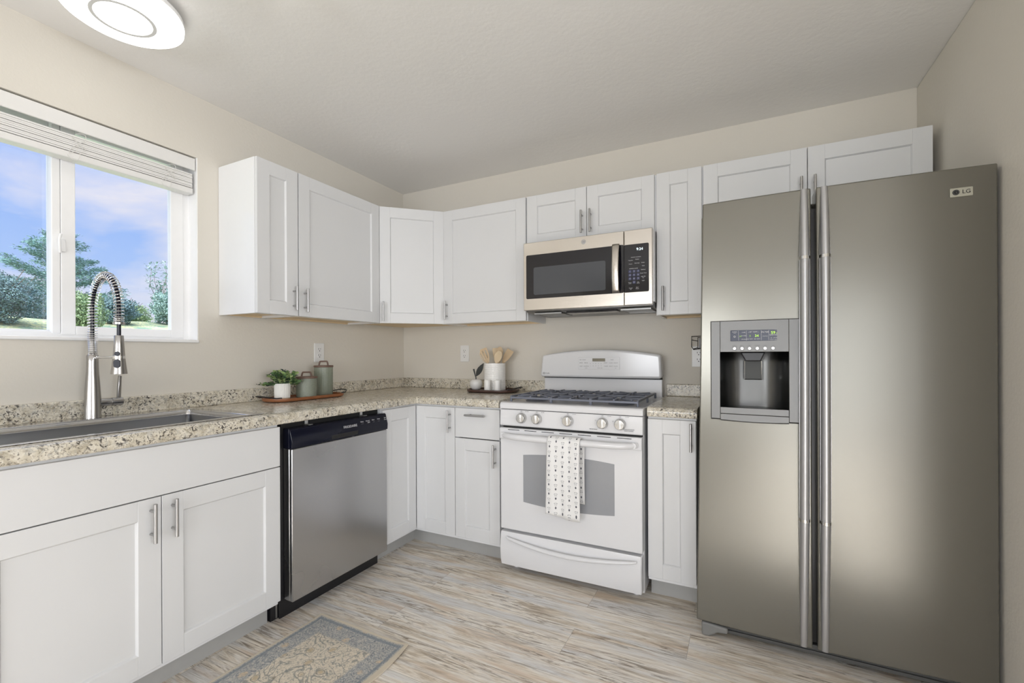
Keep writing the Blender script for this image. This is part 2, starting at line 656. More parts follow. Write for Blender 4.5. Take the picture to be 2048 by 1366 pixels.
b = MB(); b.box(-.14, XE + .14, YR - .14, .14, -.12, 0)
struct('floor', b, M['floor'])
b = MB(); b.box(-.14, XE + .14, YR - .14, .14, H, H + .12)
struct('ceiling', b, M['ceil'])
b = MB()
b.box(-.14, 0, YR, WY0, 0, H); b.box(-.14, 0, WY1, .14, 0, H)
b.box(-.14, 0, WY0, WY1, 0, WZ0); b.box(-.14, 0, WY0, WY1, WZ1, H)
struct('wall_left', b, M['wall'])
b = MB(); b.box(0, XE + .14, 0, .14, 0, H)
struct('wall_back', b, M['wall'])
b = MB(); b.box(W, W + .12, YS, 0, 0, H)
struct('wall_right', b, M['wall'], bevel=.008)
b = MB(); b.box(W + .12, XE, YS, YS + .12, 0, H)
struct('wall_side', b, M['wall'])
b = MB()
b.box(0, .5, YR - .14, YR, 0, H); b.box(1.9, 2.3, YR - .14, YR, 0, H); b.box(.5, 1.9, YR - .14, YR, 0, .75); b.box(.5, 1.9, YR - .14, YR, 1.75, H); b.box(4.5, XE + .14, YR - .14, YR, 0, H); b.box(2.3, 4.5, YR - .14, YR, 2.08, H)
struct('wall_front', b, M['wall'])
b = MB()
b.box(XE, XE + .14, YR, -4.65, 0, H); b.box(XE, XE + .14, -2.35, 0, 0, H)
b.box(XE, XE + .14, -4.65, -2.35, 0, .82); b.box(XE, XE + .14, -4.65, -2.35, 2.08, H)
struct('wall_east', b, M['wall'])

# patio door and east window of the dining end (behind the camera)
d = thing('door_1', 'white sliding glass patio door', 'door', (3.4, YR - .07, 0), kind='structure')
b = MB()
for x0, x1 in ((2.3, 2.36), (3.35, 3.45), (4.44, 4.5)):
    b.box(x0, x1, YR - .10, YR - .04, 0, 2.08)
b.box(2.36, 4.44, YR - .10, YR - .04, 0, .08); b.box(2.36, 4.44, YR - .10, YR - .04, 2.0, 2.08)
b.build('frame', M['vinyl'], d)
b = MB(); b.box(2.36, 3.35, YR - .072, YR - .068, .08, 2.0); b.box(3.45, 4.44, YR - .072, YR - .068, .08, 2.0)
b.build('glass_pane', M['glass'], d)
d = thing('window_2', 'white dining window', 'window', (XE + .07, -3.5, .82), kind='structure')
b = MB()
for y0, y1 in ((-4.65, -4.59), (-3.53, -3.47), (-2.41, -2.35)):
    b.box(XE + .04, XE + .10, y0, y1, .82, 2.08)
b.box(XE + .04, XE + .10, -4.59, -2.41, .82, .88); b.box(XE + .04, XE + .10, -4.59, -2.41, 2.02, 2.08)
b.build('frame', M['vinyl'], d)
b = MB(); b.box(XE + .068, XE + .072, -4.59, -2.41, .88, 2.02)
b.build('glass_pane', M['glass'], d)

d = thing('added_window', 'white unseen window added to let in fill light', 'window', (1.2, YR - .07, .75), kind='structure')  # unseen opening added for the fill light behind it
b = MB()
for x0, x1 in ((.5, .55), (1.175, 1.225), (1.85, 1.9)):
    b.box(x0, x1, YR - .10, YR - .04, .75, 1.75)
b.box(.55, 1.85, YR - .10, YR - .04, .75, .80); b.box(.55, 1.85, YR - .10, YR - .04, 1.70, 1.75)
b.build('frame', M['vinyl'], d)
b = MB(); b.box(.55, 1.85, YR - .072, YR - .068, .80, 1.70)
b.build('glass_pane', M['glass'], d)

# kitchen window over the sink
w1 = thing('window_1', 'white vinyl sliding window above the sink', 'window', (-.10, -2.03, WZ0), kind='structure')
b = MB()
fx0, fx1 = -.135, -.075
b.box(fx0, fx1, WY0, WY0 + .03, WZ0, WZ1); b.box(fx0, fx1, WY1 - .03, WY1, WZ0, WZ1)
b.box(fx0, fx1, WY0 + .03, WY1 - .03, WZ0, WZ0 + .026); b.box(fx0, fx1, WY0 + .03, WY1 - .03, WZ1 - .012, WZ1)
b.build('window_frame', M['vinyl'], w1, bevel=.002)


def sash(name, x0, x1, y0, y1, z0, z1, sl, sr, sb, st):
    m = MB()
    m.box(x0, x1, y0, y0 + sl, z0, z1); m.box(x0, x1, y1 - sr, y1, z0, z1)
    m.box(x0, x1, y0 + sl, y1 - sr, z0, z0 + sb); m.box(x0, x1, y0 + sl, y1 - sr, z1 - st, z1)
    o = m.build(name, M['vinyl'], w1, bevel=.002)
    g = MB(); xm = (x0 + x1) / 2
    g.box(xm - .002, xm + .002, y0 + sl - .004, y1 - sr + .004, z0 + sb - .004, z1 - st + .004)
    g.build('glass_pane', M['glass'], o)
    return o


sash('sliding_sash', -.100, -.070, -2.012, -1.560, 1.272, 2.156, .045, .055, .036, .045)
sash('fixed_sash', -.132, -.102, -2.515, -2.005, 1.272, 2.156, .03, .032, .018, .045)
b = MB(); b.box(-.098, -.072, -2.040, -2.013, 1.275, 2.150)
b.build('meeting_stile', M['vinyl'], w1, bevel=.003)
b = MB()
b.box(-.070, -.062, -2.018, -2.000, 1.610, 1.660)
b.tube([(-.064, -2.016, 1.605), (-.052, -2.022, 1.625), (-.050, -2.024, 1.655), (-.060, -2.016, 1.680)], .005, 8)
b.build('latch', M['vinyl'], w1, bevel=.001)
b = MB(); b.box(-.076, .010, WY0, WY1, WZ0 - .012, WZ0 + .004)
b.build('window_sill', M['vinyl'], w1, bevel=.004)
b = MB()
b.box(-.076, -.002, WY1 - .004, WY1 + .001, WZ0 + .004, WZ1); b.box(-.076, -.002, WY0 - .001, WY0 + .004, WZ0 + .004, WZ1)
b.build('reveal_lining', M['vinyl'], w1)

# ------------------------------------------------------------------ blind, raised
bl = thing('window_blind', 'white slatted blind pulled up at the top of the window over the sink', 'blind', (-.04, -2.03, 2.0))
by0, by1 = WY0 + .012, WY1 - .014
b = MB(); b.box(-.012, -.004, by0, by1 + .006, 2.100, 2.160)
b.build('valance', M['blind'], bl, bevel=.003)
b = MB(); b.box(-.066, -.022, by0, by1, 2.124, 2.158)
b.build('headrail', M['blind'], bl, bevel=.002)
b = MB()
for k in range(9):
    z = 2.014 + k * .0077
    off = .0015 * math.sin(k * 2.3)
    b.prism([(-.063 + off, z), (-.038 + off, z + .0034), (-.013 + off, z), (-.013 + off, z + .0064), (-.038 + off, z + .0094), (-.063 + off, z + .0064)], 1, by0 + .004, by1 - .004)
b.build('slats', M['blind'], bl)
b = MB(); b.box(-.065, -.011, by0 + .002, by1 - .001, 1.984, 2.012)
b.build('bottom_rail', M['blind'], bl, bevel=.004)
for yc in (-1.985, -1.655):
    b = MB()
    pts = []
    for i in range(48):
        a = i / 47
        pts.append((-.0075 + .003 * math.sin(9 * a), yc + .026 * math.sin(17 * a) * (1 - .3 * a) + .010 * math.sin(5 * a), 2.088 - .105 * a + .014 * math.sin(26 * a)))
    b.tube(pts, .0011, 5)
    b.build('lift_cord', M['cord'], bl)

# ================================================================== CABINETS
FW = .072
BASE_D = .628
UP_D = .310


def shaker(x0, x1, z0, z1, yf, t=.019, fw=FW, rec=.0085):
    m = MB()
    yb = yf + t
    q = .0055
    m.prism([(x0, yf), (x0 + fw - q, yf), (x0 + fw, yf + rec), (x0 + fw, yb), (x0, yb)], 2, z0, z1)
    m.prism([(x1, yf), (x1 - fw + q, yf), (x1 - fw, yf + rec), (x1 - fw, yb), (x1, yb)], 2, z0, z1)
    xa, xb = x0 + fw - q + .0006, x1 - fw + q - .0006
    m.prism([(yf, z0), (yf, z0 + fw - q), (yf + rec, z0 + fw), (yb, z0 + fw), (yb, z0)], 0, xa, xb)
    m.prism([(yf, z1), (yf, z1 - fw + q), (yf + rec, z1 - fw), (yb, z1 - fw), (yb, z1)], 0, xa, xb)
    m.box(x0 + fw - .004, x1 - fw + .004, yf + rec, yb - .003, z0 + fw - .004, z1 - fw + .004)
    return m


def pull(parent, x, z0, z1, yf, horiz=False, local=True):
    m = MB()
    L = z1 - z0
    yb = yf - .031
    if not horiz:
        m.cyl((x, yb, z0), (x, yb, z1), .0058, 14)
        for zz in (z0 + L * .2, z1 - L * .2):
            m.cyl((x, yb, zz), (x, yf + .0005, zz), .0045, 10)
    else:
        m.cyl((z0, yb, x), (z1, yb, x), .0058, 14)
        for xx in (z0 + L * .2, z1 - L * .2):
            m.cyl((xx, yb, x), (xx, yf + .0005, x), .0045, 10)
    return m.build('handle', M['nickel'], parent, bevel=.0008, local=local)


def wall_cabinet(label, loc, rz, w, doors, z0, z1, depth=UP_D, group='white shaker wall cabinets', right_end=True):
    c = thing('wall_cabinet', label, 'cabinet', loc, rz, group)
    z0 -= loc[2]; z1 -= loc[2]
    yb = -(depth - .020)
    m = MB()
    t = .016
    m.box(0, t, yb, -.002, z0, z1); m.box(w - t, w, yb, -.002, z0, z1)
    m.box(t, w - t, yb, -.002, z1 - t, z1); m.box(t, w - t, -.012, -.002, z0, z1 - t)
    m.box(t, w - t, yb, yb + .018, z0, z0 + .03); m.box(t, w - t, yb, yb + .018, z1 - .05, z1 - t)
    m.build('body', M['white_side'], c, bevel=.0008, local=True)
    m = MB(); m.box(t + .0005, w - t - .0005, yb + .0185, -.0125, z0 + .012, z0 + .022)
    m.box(t + .0005, w - t - .0005, -.030, -.0125, z0 + .001, z0 + .012)
    m.build('underside', M['maple'], c, local=True)
    for (x0, x1, hx, hz0, hz1) in doors:
        dd = shaker(x0, x1, z0 + .001, z1 - .001, -depth).build('door', M['white'], c, bevel=.0011, local=True)
        pull(dd, hx, hz0 - loc[2], hz1 - loc[2], -depth)
    return c


ZT, ZB = 2.156, 1.391
ZS = 1.850            # underside of the short cabinets
yA, yB, yC = -1.4312, -1.1999, -.5864
g = .0015
# left wall run (local x runs towards the corner)
w = yB - yA
wall_cabinet('narrow white wall cabinet at the window end, beside the tall wide one', (0, yA, ZB), PI / 2, w,
             [(g, w - .0035, w - .032, 1.418, 1.545)], ZB, ZT)
w = yC - yB
wall_cabinet('wide single-door white wall cabinet on the window wall, next to the corner cabinet', (0, yB, ZB), PI / 2, w,
             [(.0035, w - .012, .034, 1.414, 1.541)], ZB, ZT)
# back wall run
xD, x1, x2, x3, x4, xs = .6047, 1.233, 2.0049, 2.2394, 3.1547, 2.6998
w = x1 - xD
wall_cabinet('wide white wall cabinet between the corner cabinet and the microwave', (xD, 0, ZB), 0, w,
             [(.008, w - .005, .036, 1.418, 1.545)], ZB, ZT)
w = x2 - x1
wall_cabinet('short two-door white wall cabinet above the microwave', (x1, 0, ZB), 0, w,
             [(.005, w / 2 - g, w / 2 - .026, 1.882, 2.014), (w / 2 + g, w - .006, w / 2 + .026, 1.882, 2.014)], ZS - .002, ZT)
w = x3 - x2
wall_cabinet('narrow white wall cabinet between microwave and fridge', (x2, 0, ZB), 0, w,
             [(.006, w - .003, .040, 1.412, 1.543)], ZB, ZT)
w = x4 - x3
wall_cabinet('short two-door white wall cabinet above the refrigerator', (x3, 0, ZB), 0, w,
             [(.006, xs - x3 - g, xs - x3 - .027, 1.880, 2.011), (xs - x3 + g, w - .002, xs - x3 + .027, 1.880, 2.011)], ZS, ZT)

# diagonal corner wall cabinet
c = thing('wall_cabinet', 'white corner wall cabinet with a diagonal door in the room corner', 'cabinet', (0, 0, ZB), 0, 'white shaker wall cabinets')
e = .0015
p0, p1 = (UP_D - .020, yC + e), (xD - e, -(UP_D - .020))
poly = [(.002, -.002), (.002, yC + e), p0, p1, (xD - e, -.002)]
m = MB()
m.prism(poly, 2, ZB + .022, ZT)
m.build('body', M['white_side'], c, bevel=.0008)
m = MB(); m.prism([(.02, -.02), (.02, yC + .02), (p0[0] - .008, p0[1] + .018), (p1[0] - .018, p1[1] + .008), (xD - .02, -.02)], 2, ZB + .010, ZB + .0215)
m.build('underside', M['maple'], c)
m = MB()
m.box(.002, p0[0], yC + e, yC + e + .016, ZB, ZB + .022)
m.build('skirt', M['white_side'], c)
m = MB(); m.box(xD - e - .016, xD - e, p1[1], -.002, ZB, ZB + .022)
m.build('skirt', M['white_side'], c)
ang = math.atan2(p1[1] - p0[1], p1[0] - p0[0])
dl = math.hypot(p1[0] - p0[0], p1[1] - p0[1])
T = Matrix.Translation((p0[0], p0[1], 0)) @ Matrix.Rotation(ang, 4, 'Z')
m = shaker(.006, dl - .006, ZB + .001, ZT - .001, -.0195)
m.bm.transform(T)
dd = m.build('door', M['white'], c, bevel=.0011)
m = MB()
for q in ((.028, 1.402, 1.530),):
    m.cyl((q[0], -.051, q[1]), (q[0], -.051, q[2]), .0058, 14)
    for zz in (q[1] + .025, q[2] - .025):
        m.cyl((q[0], -.051, zz), (q[0], -.019, zz), .0045, 10)
m.bm.transform(T)
m.build('handle', M['nickel'], dd, bevel=.0008)

# ---------------- base cabinets
ZDT, ZDB, ZDR = .8725, .1203, .7000
CU = .885            # underside of the worktop edge
CT = .930            # worktop surface


def base_carcass(c, w, toe_w0=0.0, toe_w1=None, d=BASE_D):
    yb = -(d - .020)
    m = MB(); t = .016
    m.box(0, t, yb, -.003, .10, CU - .001); m.box(w - t, w, yb, -.003, .10, CU - .001)
    m.box(t, w - t, yb, -.003, .10, .118); m.box(t, w - t, -.013, -.003, .118, CU - .001)
    m.box(t, w - t, yb, yb + .018, .845, CU - .001)
    m.build('body', M['white_side'], c, bevel=.0008, local=True)
    m = MB(); m.box(toe_w0, w if toe_w1 is None else toe_w1, -.535, -.517, 0, .0995)
    m.build('toe_kick', M['toe'], c, local=True)


# sink base
ys0, ys1 = -2.437, -1.541
w = ys1 - ys0
c = thing('base_cabinet', 'wide white sink cabinet with a plain false front over two doors', 'cabinet', (0, ys0, 0), PI / 2, 'white shaker base cabinets')
base_carcass(c, w)
m = MB(); m.box(g, w - g, -BASE_D, -BASE_D + .019, ZDR + .003, ZDT)
m.build('false_front', M['white'], c, bevel=.0011, local=True)
mid = -1.9885 - ys0
for x0_, x1_, hx in ((g, mid - g, mid - .032), (mid + g, w - g, mid + .032)):
    dd = shaker(x0_, x1_, ZDB, ZDR - .001, -BASE_D).build('door', M['white'], c, bevel=.0011, local=True)
    pull(dd, hx, .553, .685, -BASE_D)

# corner base with folding door pair
c = thing('base_cabinet', 'white corner base cabinet with two doors meeting at the inside corner', 'cabinet', (0, 0, 0), 0, 'white shaker base cabinets')
D0 = BASE_D - .020
m = MB()
m.prism([(.003, -.003), (.003, -.9135), (D0, -.9135), (D0, -D0), (.9135, -D0), (.9135, -.003)], 2, .10, CU - .001)
m.build('body', M['white_side'], c, bevel=.0008)
m = MB()
m.box(.515, .533, -.9135, -.533, 0, .0995); m.box(.515, .9135, -.533, -.515, 0, .0995)
m.build('toe_kick', M['toe'], c)
m = shaker(g, .9135 - BASE_D - .002, ZDB, ZDT, -BASE_D)
m.bm.transform(Matrix.Translation((0, -.9135, 0)) @ Matrix.Rotation(PI / 2, 4, 'Z'))
m.build('door', M['white'], c, bevel=.0011)
dd = shaker(BASE_D + .002, .9135 - g, ZDB, ZDT, -BASE_D).build('door', M['white'], c, bevel=.0011)
pull(dd, .8813, .727, .857, -BASE_D, local=False)

# drawer base
xb1, xb2 = .9143, 1.2134
w = xb2 - xb1
c = thing('base_cabinet', 'white base cabinet with one drawer over a door, left of the stove', 'cabinet', (xb1, 0, 0), 0, 'white shaker base cabinets')
base_carcass(c, w)
m = MB(); m.box(g, w - g, -BASE_D, -BASE_D + .019, ZDR + .003, ZDT)
dd = m.build('drawer', M['white'], c, bevel=.0011, local=True)
pull(dd, .836, .9985 - xb1, 1.131 - xb1, -BASE_D, horiz=True)
dd = shaker(g, w - g, ZDB, ZDR - .003, -BASE_D).build('door', M['white'], c, bevel=.0011, local=True)
pull(dd, 1.186 - xb1, .551, .679, -BASE_D)

# narrow base right of the range
xb3, xb4 = 2.014, 2.231
w = xb4 - xb3
c = thing('base_cabinet', 'narrow white base cabinet squeezed between stove and fridge', 'cabinet', (xb3, 0, 0), 0, 'white shaker base cabinets')
base_carcass(c, w)
dd = shaker(g, w - g, ZDB, ZDT, -BASE_D).build('door', M['white'], c, bevel=.0011, local=True)
pull(dd, 2.210 - xb3, .735, .864, -BASE_D)

# ---------------- worktop
SX0, SX1, SY0, SY1 = .050, .585, -2.425, -1.585     # sink rim outline


def slab(name, xs_, ys_, inside, parent, front):
    m = MB()
    bm = m.bm
    V = {}

    def v(i, j, k):
        if (i, j, k) not in V:
            V[(i, j, k)] = bm.verts.new((xs_[i], ys_[j], CT if k else CU))
        return V[(i, j, k)]
    cells = {(i, j) for i in range(len(xs_) - 1) for j in range(len(ys_) - 1) if inside((xs_[i] + xs_[i + 1]) / 2, (ys_[j] + ys_[j + 1]) / 2)}
    for i, j in cells:
        bm.faces.new((v(i, j, 1), v(i + 1, j, 1), v(i + 1, j + 1, 1), v(i, j + 1, 1)))
        bm.faces.new((v(i, j, 0), v(i, j + 1, 0), v(i + 1, j + 1, 0), v(i + 1, j, 0)))
        for (di, dj, a, bb) in ((-1, 0, (i, j), (i, j + 1)), (1, 0, (i + 1, j + 1), (i + 1, j)), (0, -1, (i + 1, j), (i, j)), (0, 1, (i, j + 1), (i + 1, j + 1))):
            if (i + di, j + dj) not in cells:
                bm.faces.new((v(*a, 1), v(*a, 0), v(*bb, 0), v(*bb, 1)))
    bmesh.ops.recalc_face_normals(bm, faces=bm.faces[:])
    ed_t = [e_ for e_ in bm.edges if all(front(q.co) for q in e_.verts) and abs(e_.verts[0].co.z - e_.verts[1].co.z) < 1e-6 and e_.verts[0].co.z > .92]
    bmesh.ops.bevel(bm, geom=ed_t, offset=.020, segments=5, profile=.5, affect='EDGES')
    ed_b = [e_ for e_ in bm.edges if all(front(q.co) for q in e_.verts) and abs(e_.verts[0].co.z - e_.verts[1].co.z) < 1e-6 and e_.verts[0].co.z < .89]
    bmesh.ops.bevel(bm, geom=ed_b, offset=.008, segments=3, profile=.5, affect='EDGES')
    return m.build(name, M['granite'], parent, smooth=30)


EDGE = .648
ct = thing('countertop', 'speckled beige granite-look corner worktop running under the window to the stove', 'countertop', (0, 0, CT), 0, 'speckled granite-look worktops')
hx0, hx1, hy0, hy1 = SX0 + .012, SX1 - .012, SY0 + .012, SY1 - .012
slab('top', [.001, hx0, hx1, EDGE, xb2 + .004], [-2.455, hy0, hy1, -EDGE, -.001],
     lambda x, y: (x < EDGE or y > -EDGE) and not (hx0 < x < hx1 and hy0 < y < hy1), ct,
     lambda p: (abs(p.x - EDGE) < 1e-4 and p.y < -EDGE + 1e-4) or (abs(p.y + EDGE) < 1e-4 and p.x > EDGE - 1e-4))
BS = 1.003
m = MB()
m.box(.001, .021, -2.455, -.001, CT, BS)
m.build('backsplash', M['granite'], ct, bevel=.005, seg=3)
m = MB()
m.box(.0212, xb2 + .030, -.021, -.001, CT, BS)
m.build('backsplash', M['granite'], ct, bevel=.005, seg=3)
c2 = thing('countertop', 'short piece of speckled granite-look worktop between stove and fridge', 'countertop', (2.12, 0, CT), 0, 'speckled granite-look worktops')
xr0, xr1 = 2.0165, 2.236
slab('top', [xr0, xr1], [-EDGE, -.001], lambda x, y: True, c2, lambda p: abs(p.y + EDGE) < 1e-4)
m = MB(); m.box(xr0, xr1, -.021, -.001, CT, BS)
m.build('backsplash', M['granite'], c2, bevel=.005, seg=3)

# ================================================================== SINK
sk = thing('kitchen_sink', 'stainless steel drop-in sink set in the worktop under the window', 'sink', (.31, -2.0, CT))
bx0, bx1, byy0, byy1 = .130, .562, -2.385, -1.640
zr = CT + .004
m = MB()
# rim with the basin opening
m.box(SX0, bx0, SY0, SY1, CT + .0005, zr); m.box(bx1, SX1, SY0, SY1, CT + .0005, zr)
m.box(bx0, bx1, SY0, byy0, CT + .0005, zr); m.box(bx0, bx1, byy1, SY1, CT + .0005, zr)
m.build('rim', M['steel_sink'], sk, bevel=.0015)
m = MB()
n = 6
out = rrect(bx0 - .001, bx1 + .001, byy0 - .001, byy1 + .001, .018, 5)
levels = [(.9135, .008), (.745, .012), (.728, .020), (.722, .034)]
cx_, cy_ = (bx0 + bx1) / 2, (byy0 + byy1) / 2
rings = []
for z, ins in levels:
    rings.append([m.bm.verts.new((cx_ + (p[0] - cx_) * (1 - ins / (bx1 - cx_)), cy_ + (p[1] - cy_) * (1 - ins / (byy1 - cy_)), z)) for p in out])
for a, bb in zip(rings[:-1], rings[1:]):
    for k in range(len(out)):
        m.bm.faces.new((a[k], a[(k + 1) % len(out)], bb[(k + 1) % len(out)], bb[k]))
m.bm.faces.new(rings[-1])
m.build('basin', M['steel_basin_shade'], sk, solid=.0012)
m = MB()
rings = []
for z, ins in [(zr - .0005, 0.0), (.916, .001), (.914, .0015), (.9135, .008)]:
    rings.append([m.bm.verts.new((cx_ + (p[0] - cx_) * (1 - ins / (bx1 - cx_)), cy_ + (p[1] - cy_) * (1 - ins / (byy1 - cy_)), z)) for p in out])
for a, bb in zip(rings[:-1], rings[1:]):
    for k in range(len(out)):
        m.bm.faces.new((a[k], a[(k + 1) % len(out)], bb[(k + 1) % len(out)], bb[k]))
m.build('basin_lit_band', M['steel_sink'], sk, solid=.0012)  # added step; imitates the bright reflection along the top of the wall
m = MB(); m.lathe([(0, .7235), (.030, .7235), (.042, .7255), (.044, .7225)], (.345, cy_, 0), 28)
m.build('drain', M['chrome'], sk)

# ================================================================== FAUCET
FX, FY = .088, -1.972
fz = zr
fa = thing('kitchen_faucet', 'tall brushed nickel faucet with a coiled spring spout behind the sink', 'faucet', (FX, FY, fz))
m = MB()
m.lathe([(0, fz + .0005), (.0265, fz + .0005), (.0265, fz + .004), (.0258, fz + .006), (.0258, fz + .080), (.0235, fz + .125), (.0195, fz + .185), (.0185, fz + .222), (.0185, fz + .250), (.0165, fz + .2535), (0, fz + .2535)], (FX, FY, 0), 32)
m.lathe([(.0192, fz + .2225), (.0192, fz + .2245)], (FX, FY, 0), 32)
m.build('body', M['nickel_soft'], fa)
# hose centre line: up, over towards the basin, and down
HX = FX + .212
zs = fz + .253
zc_ = fz + .430
path = [(FX, FY, zs + (zc_ - zs) * i / 20) for i in range(20)]
cxm, rx, rz_ = (FX + HX) / 2, (HX - FX) / 2, .132
for i in range(41):
    a = PI - PI * i / 40
    path.append((cxm + rx * math.cos(a), FY, zc_ + rz_ * math.sin(a)))
zend = fz + .372
for i in range(1, 9):
    path.append((HX, FY, zc_ + (zend - zc_) * i / 8))
m = MB()
m.tube(path + [(HX, FY, fz + .32)], .0065, 12)
m.build('hose', M['navy'], fa)
# spring
P = [Vector(p) for p in path]
cum = [0.0]
for a, bb in zip(P[:-1], P[1:]):
    cum.append(cum[-1] + (bb - a).length)
Ltot = cum[-1]


def at(s):
    s = max(0, min(Ltot, s))
    for i in range(len(P) - 1):
        if s <= cum[i + 1]:
            f = (s - cum[i]) / max(1e-9, cum[i + 1] - cum[i])
            return P[i].lerp(P[i + 1], f), (P[i + 1] - P[i]).normalized()
    return P[-1], (P[-1] - P[-2]).normalized()


pts = []
s, th = 0.0, 0.0
while s < Ltot:
    if s < .045: pitch = .0040
    elif s < .095: pitch = .0040 + (s - .045) / .05 * .0075
    elif s > Ltot - .03: pitch = .0062
    else: pitch = .0122
    for k in range(12):
        c0, t0 = at(s + pitch * k / 12)
        u = Vector((0, 1, 0))
        v_ = t0.cross(u).normalized()
        a = th + 2 * PI * k / 12
        pts.append(c0 + u * (.0150 * math.cos(a)) + v_ * (.0150 * math.sin(a)))
    s += pitch
m = MB(); m.tube(pts, .00165, 6)
m.build('spring', M['chrome'], fa)
m = MB(); m.lathe([(.0095, zend - .004), (.0185, zend - .004), (.0185, zend + .004), (.0095, zend + .004)], (HX, FY, 0), 24)
m.build('spring_collar', M['nickel_soft'], fa)
zh0, zh1 = fz + .180, fz + .326
m = MB(); m.lathe([(0, zh1), (.0135, zh1), (.0145, zh1 - .002), (.0155, zh1 - .035), (.0185, zh1 - .085), (.0245, zh0 + .005), (.0250, zh0), (.019, zh0 - .0005), (0, zh0 - .0005)], (HX, FY, 0), 28)
sh = m.build('spray_head', M['nickel_soft'], fa)
# buttons on the head face the room
dv = Vector((.78, -.62, 0)).normalized()
for zz, rr, hh in ((zh1 - .070, .0088, .0088), (zh1 - .107, .0105, .0165)):
    m = MB()
    rs = .0170 + (zh1 - .035 - zz) * .085
    c0 = Vector((HX, FY, zz)) + dv * (rs - .0025)
    sd = Vector((-dv.y, dv.x, 0))
    ring = [(rr * math.cos(2 * PI * k / 24), (hh - rr) * (1 if math.sin(2 * PI * k / 24) > 0 else -1) + rr * math.sin(2 * PI * k / 24)) for k in range(24)]
    vs = [c0 + sd * p[0] + Vector((0, 0, p[1])) for p in ring] + [c0 + dv * .005 + sd * p[0] * .92 + Vector((0, 0, p[1] * .94)) for p in ring]
    m.poly(vs, [tuple(range(24))[::-1], tuple(range(24, 48))] + [(k, (k + 1) % 24, 24 + (k + 1) % 24, 24 + k) for k in range(24)])
    m.build('spray_button', M['navy'], sh)
m = MB(); m.cyl((FX + .012, FY, fz + .243), (HX - .014, FY, fz + .243), .0045, 14)
m.lathe([(.0178, fz + .237), (.0195, fz + .238), (.0195, fz + .248), (.0178, fz + .249)], (HX, FY, 0), 24)
m.build('support_arm', M['chrome'], fa)
m = MB(); m.lathe([(0, .020), (.0155, .020), (.0155, .058), (.0148, .059), (.0148, .0605), (.0165, .061), (.0165, .095), (.0150, .097), (0, .097)], (0, 0, 0), 26)
m.bm.transform(Matrix.Translation((FX, FY, fz + .060)) @ Matrix.Rotation(-PI / 2, 4, 'X'))
m.build('valve', M['nickel_soft'], fa)
m = MB()
m.prism([(FY + .078, fz + .072), (FY + .090, fz + .072), (FY + .094, fz + .165), (FY + .084, fz + .168)], 0, FX - .006, FX + .006)
m.build('lever', M['nickel_soft'], fa, bevel=.002)

# ================================================================== DISHWASHER
dy0, dy1 = -1.500, -.905
DF = .648
dw = thing('dishwasher', 'stainless steel dishwasher with a black control strip under the worktop', 'dishwasher', (.3, (dy0 + dy1) / 2, 0))
m = MB()
m.box(.02, .590, -1.532, -.9175, .10, CU - .022); m.box(.02, .545, -1.532, -.922, 0.0, .10)
m.build('tub', M['black'], dw)
m = MB(); m.prism([(-1.534, 0), (-1.534, .085), (-1.502, .085), (-1.500, 0)], 0, .500, .506); m.box(.500, .548, -1.508, -1.500, .004, .09)
m.build('hinge_bracket', M['alu'], dw, bevel=.0008)
m = MB(); m.box(.552, .560, -1.498, -.890, 0, .088)
m.build('kick_plate', M['black'], dw)
m = MB(); m.box(.591, .630, dy0, -.9165, .095, .7685); m.box(.630, DF, dy0, dy1, .095, .7685)
m.build('door', M['steel_v'], dw, bevel=.004, seg=3)
m = MB()
m.prism([(.592, .7695), (.631, .7695), (.631, .858), (.592, .858)], 1, dy0 - .002, -.9165)
m.prism([(.6302, .7695), (DF + .002, .7695), (DF + .004, .800), (DF - .010, .852), (.6302, .858)], 1, dy0 - .002, dy1 + .004)
cp = m.build('control_panel', M['navy'], dw, bevel=.0025, seg=3)
m = MB(); m.box(.575, .5905, dy0 - .012, -.9175, .840, CU - .003)
m.build('gap_trim', M['darkgap'], dw)
m = MB()
yh = -1.205
m.prism([(yh - .082, .776), (yh + .080, .776), (yh + .086, .796), (yh - .082, .796)], 0, DF + .0025, DF + .0056)
m.build('pocket_handle', M['darkgap'], cp, bevel=.002)
for yy in (-1.385, -1.045):
    m = MB(); m.box(.583, .628, yy - .011, yy + .011, .8595, .861); m.box(.594, .597, yy - .009, yy + .009, .861, CU - .004)
    m.build('mounting_clip', M['alu'], dw)
sl = Vector((-.014, 0, .052)).normalized()


def on_panel(yy, zz):
    x = DF + .004 - (zz - .800) / .052 * .014 + .0006
    return face_m((x, yy, zz), (0, 1, 0), sl)


m = MB(); m.text('FRIGIDAIRE', .0175, on_panel(-1.165, .822))
m.build('brand_lettering', M['whitetext'], cp)
m = MB()
for yy, tx in ((-1.085, 'Heavy'), (-1.045, 'Normal'), (-1.040, ' Light'), (-1.005, 'Rinse'), (-.965, 'Delay'), (-.915, 'Start')):
    m.text(tx, .0085, on_panel(yy, .834 if 'L' not in tx else .826), depth=.0003)
for yy in (-1.085, -1.045, -1.005, -.965):
    m.text('____', .0075, on_panel(yy, .826), depth=.0003)
m.text('Cancel', .0075, on_panel(-.915, .825), depth=.0003)
m.build('button_lettering', M['whitetext'], cp)

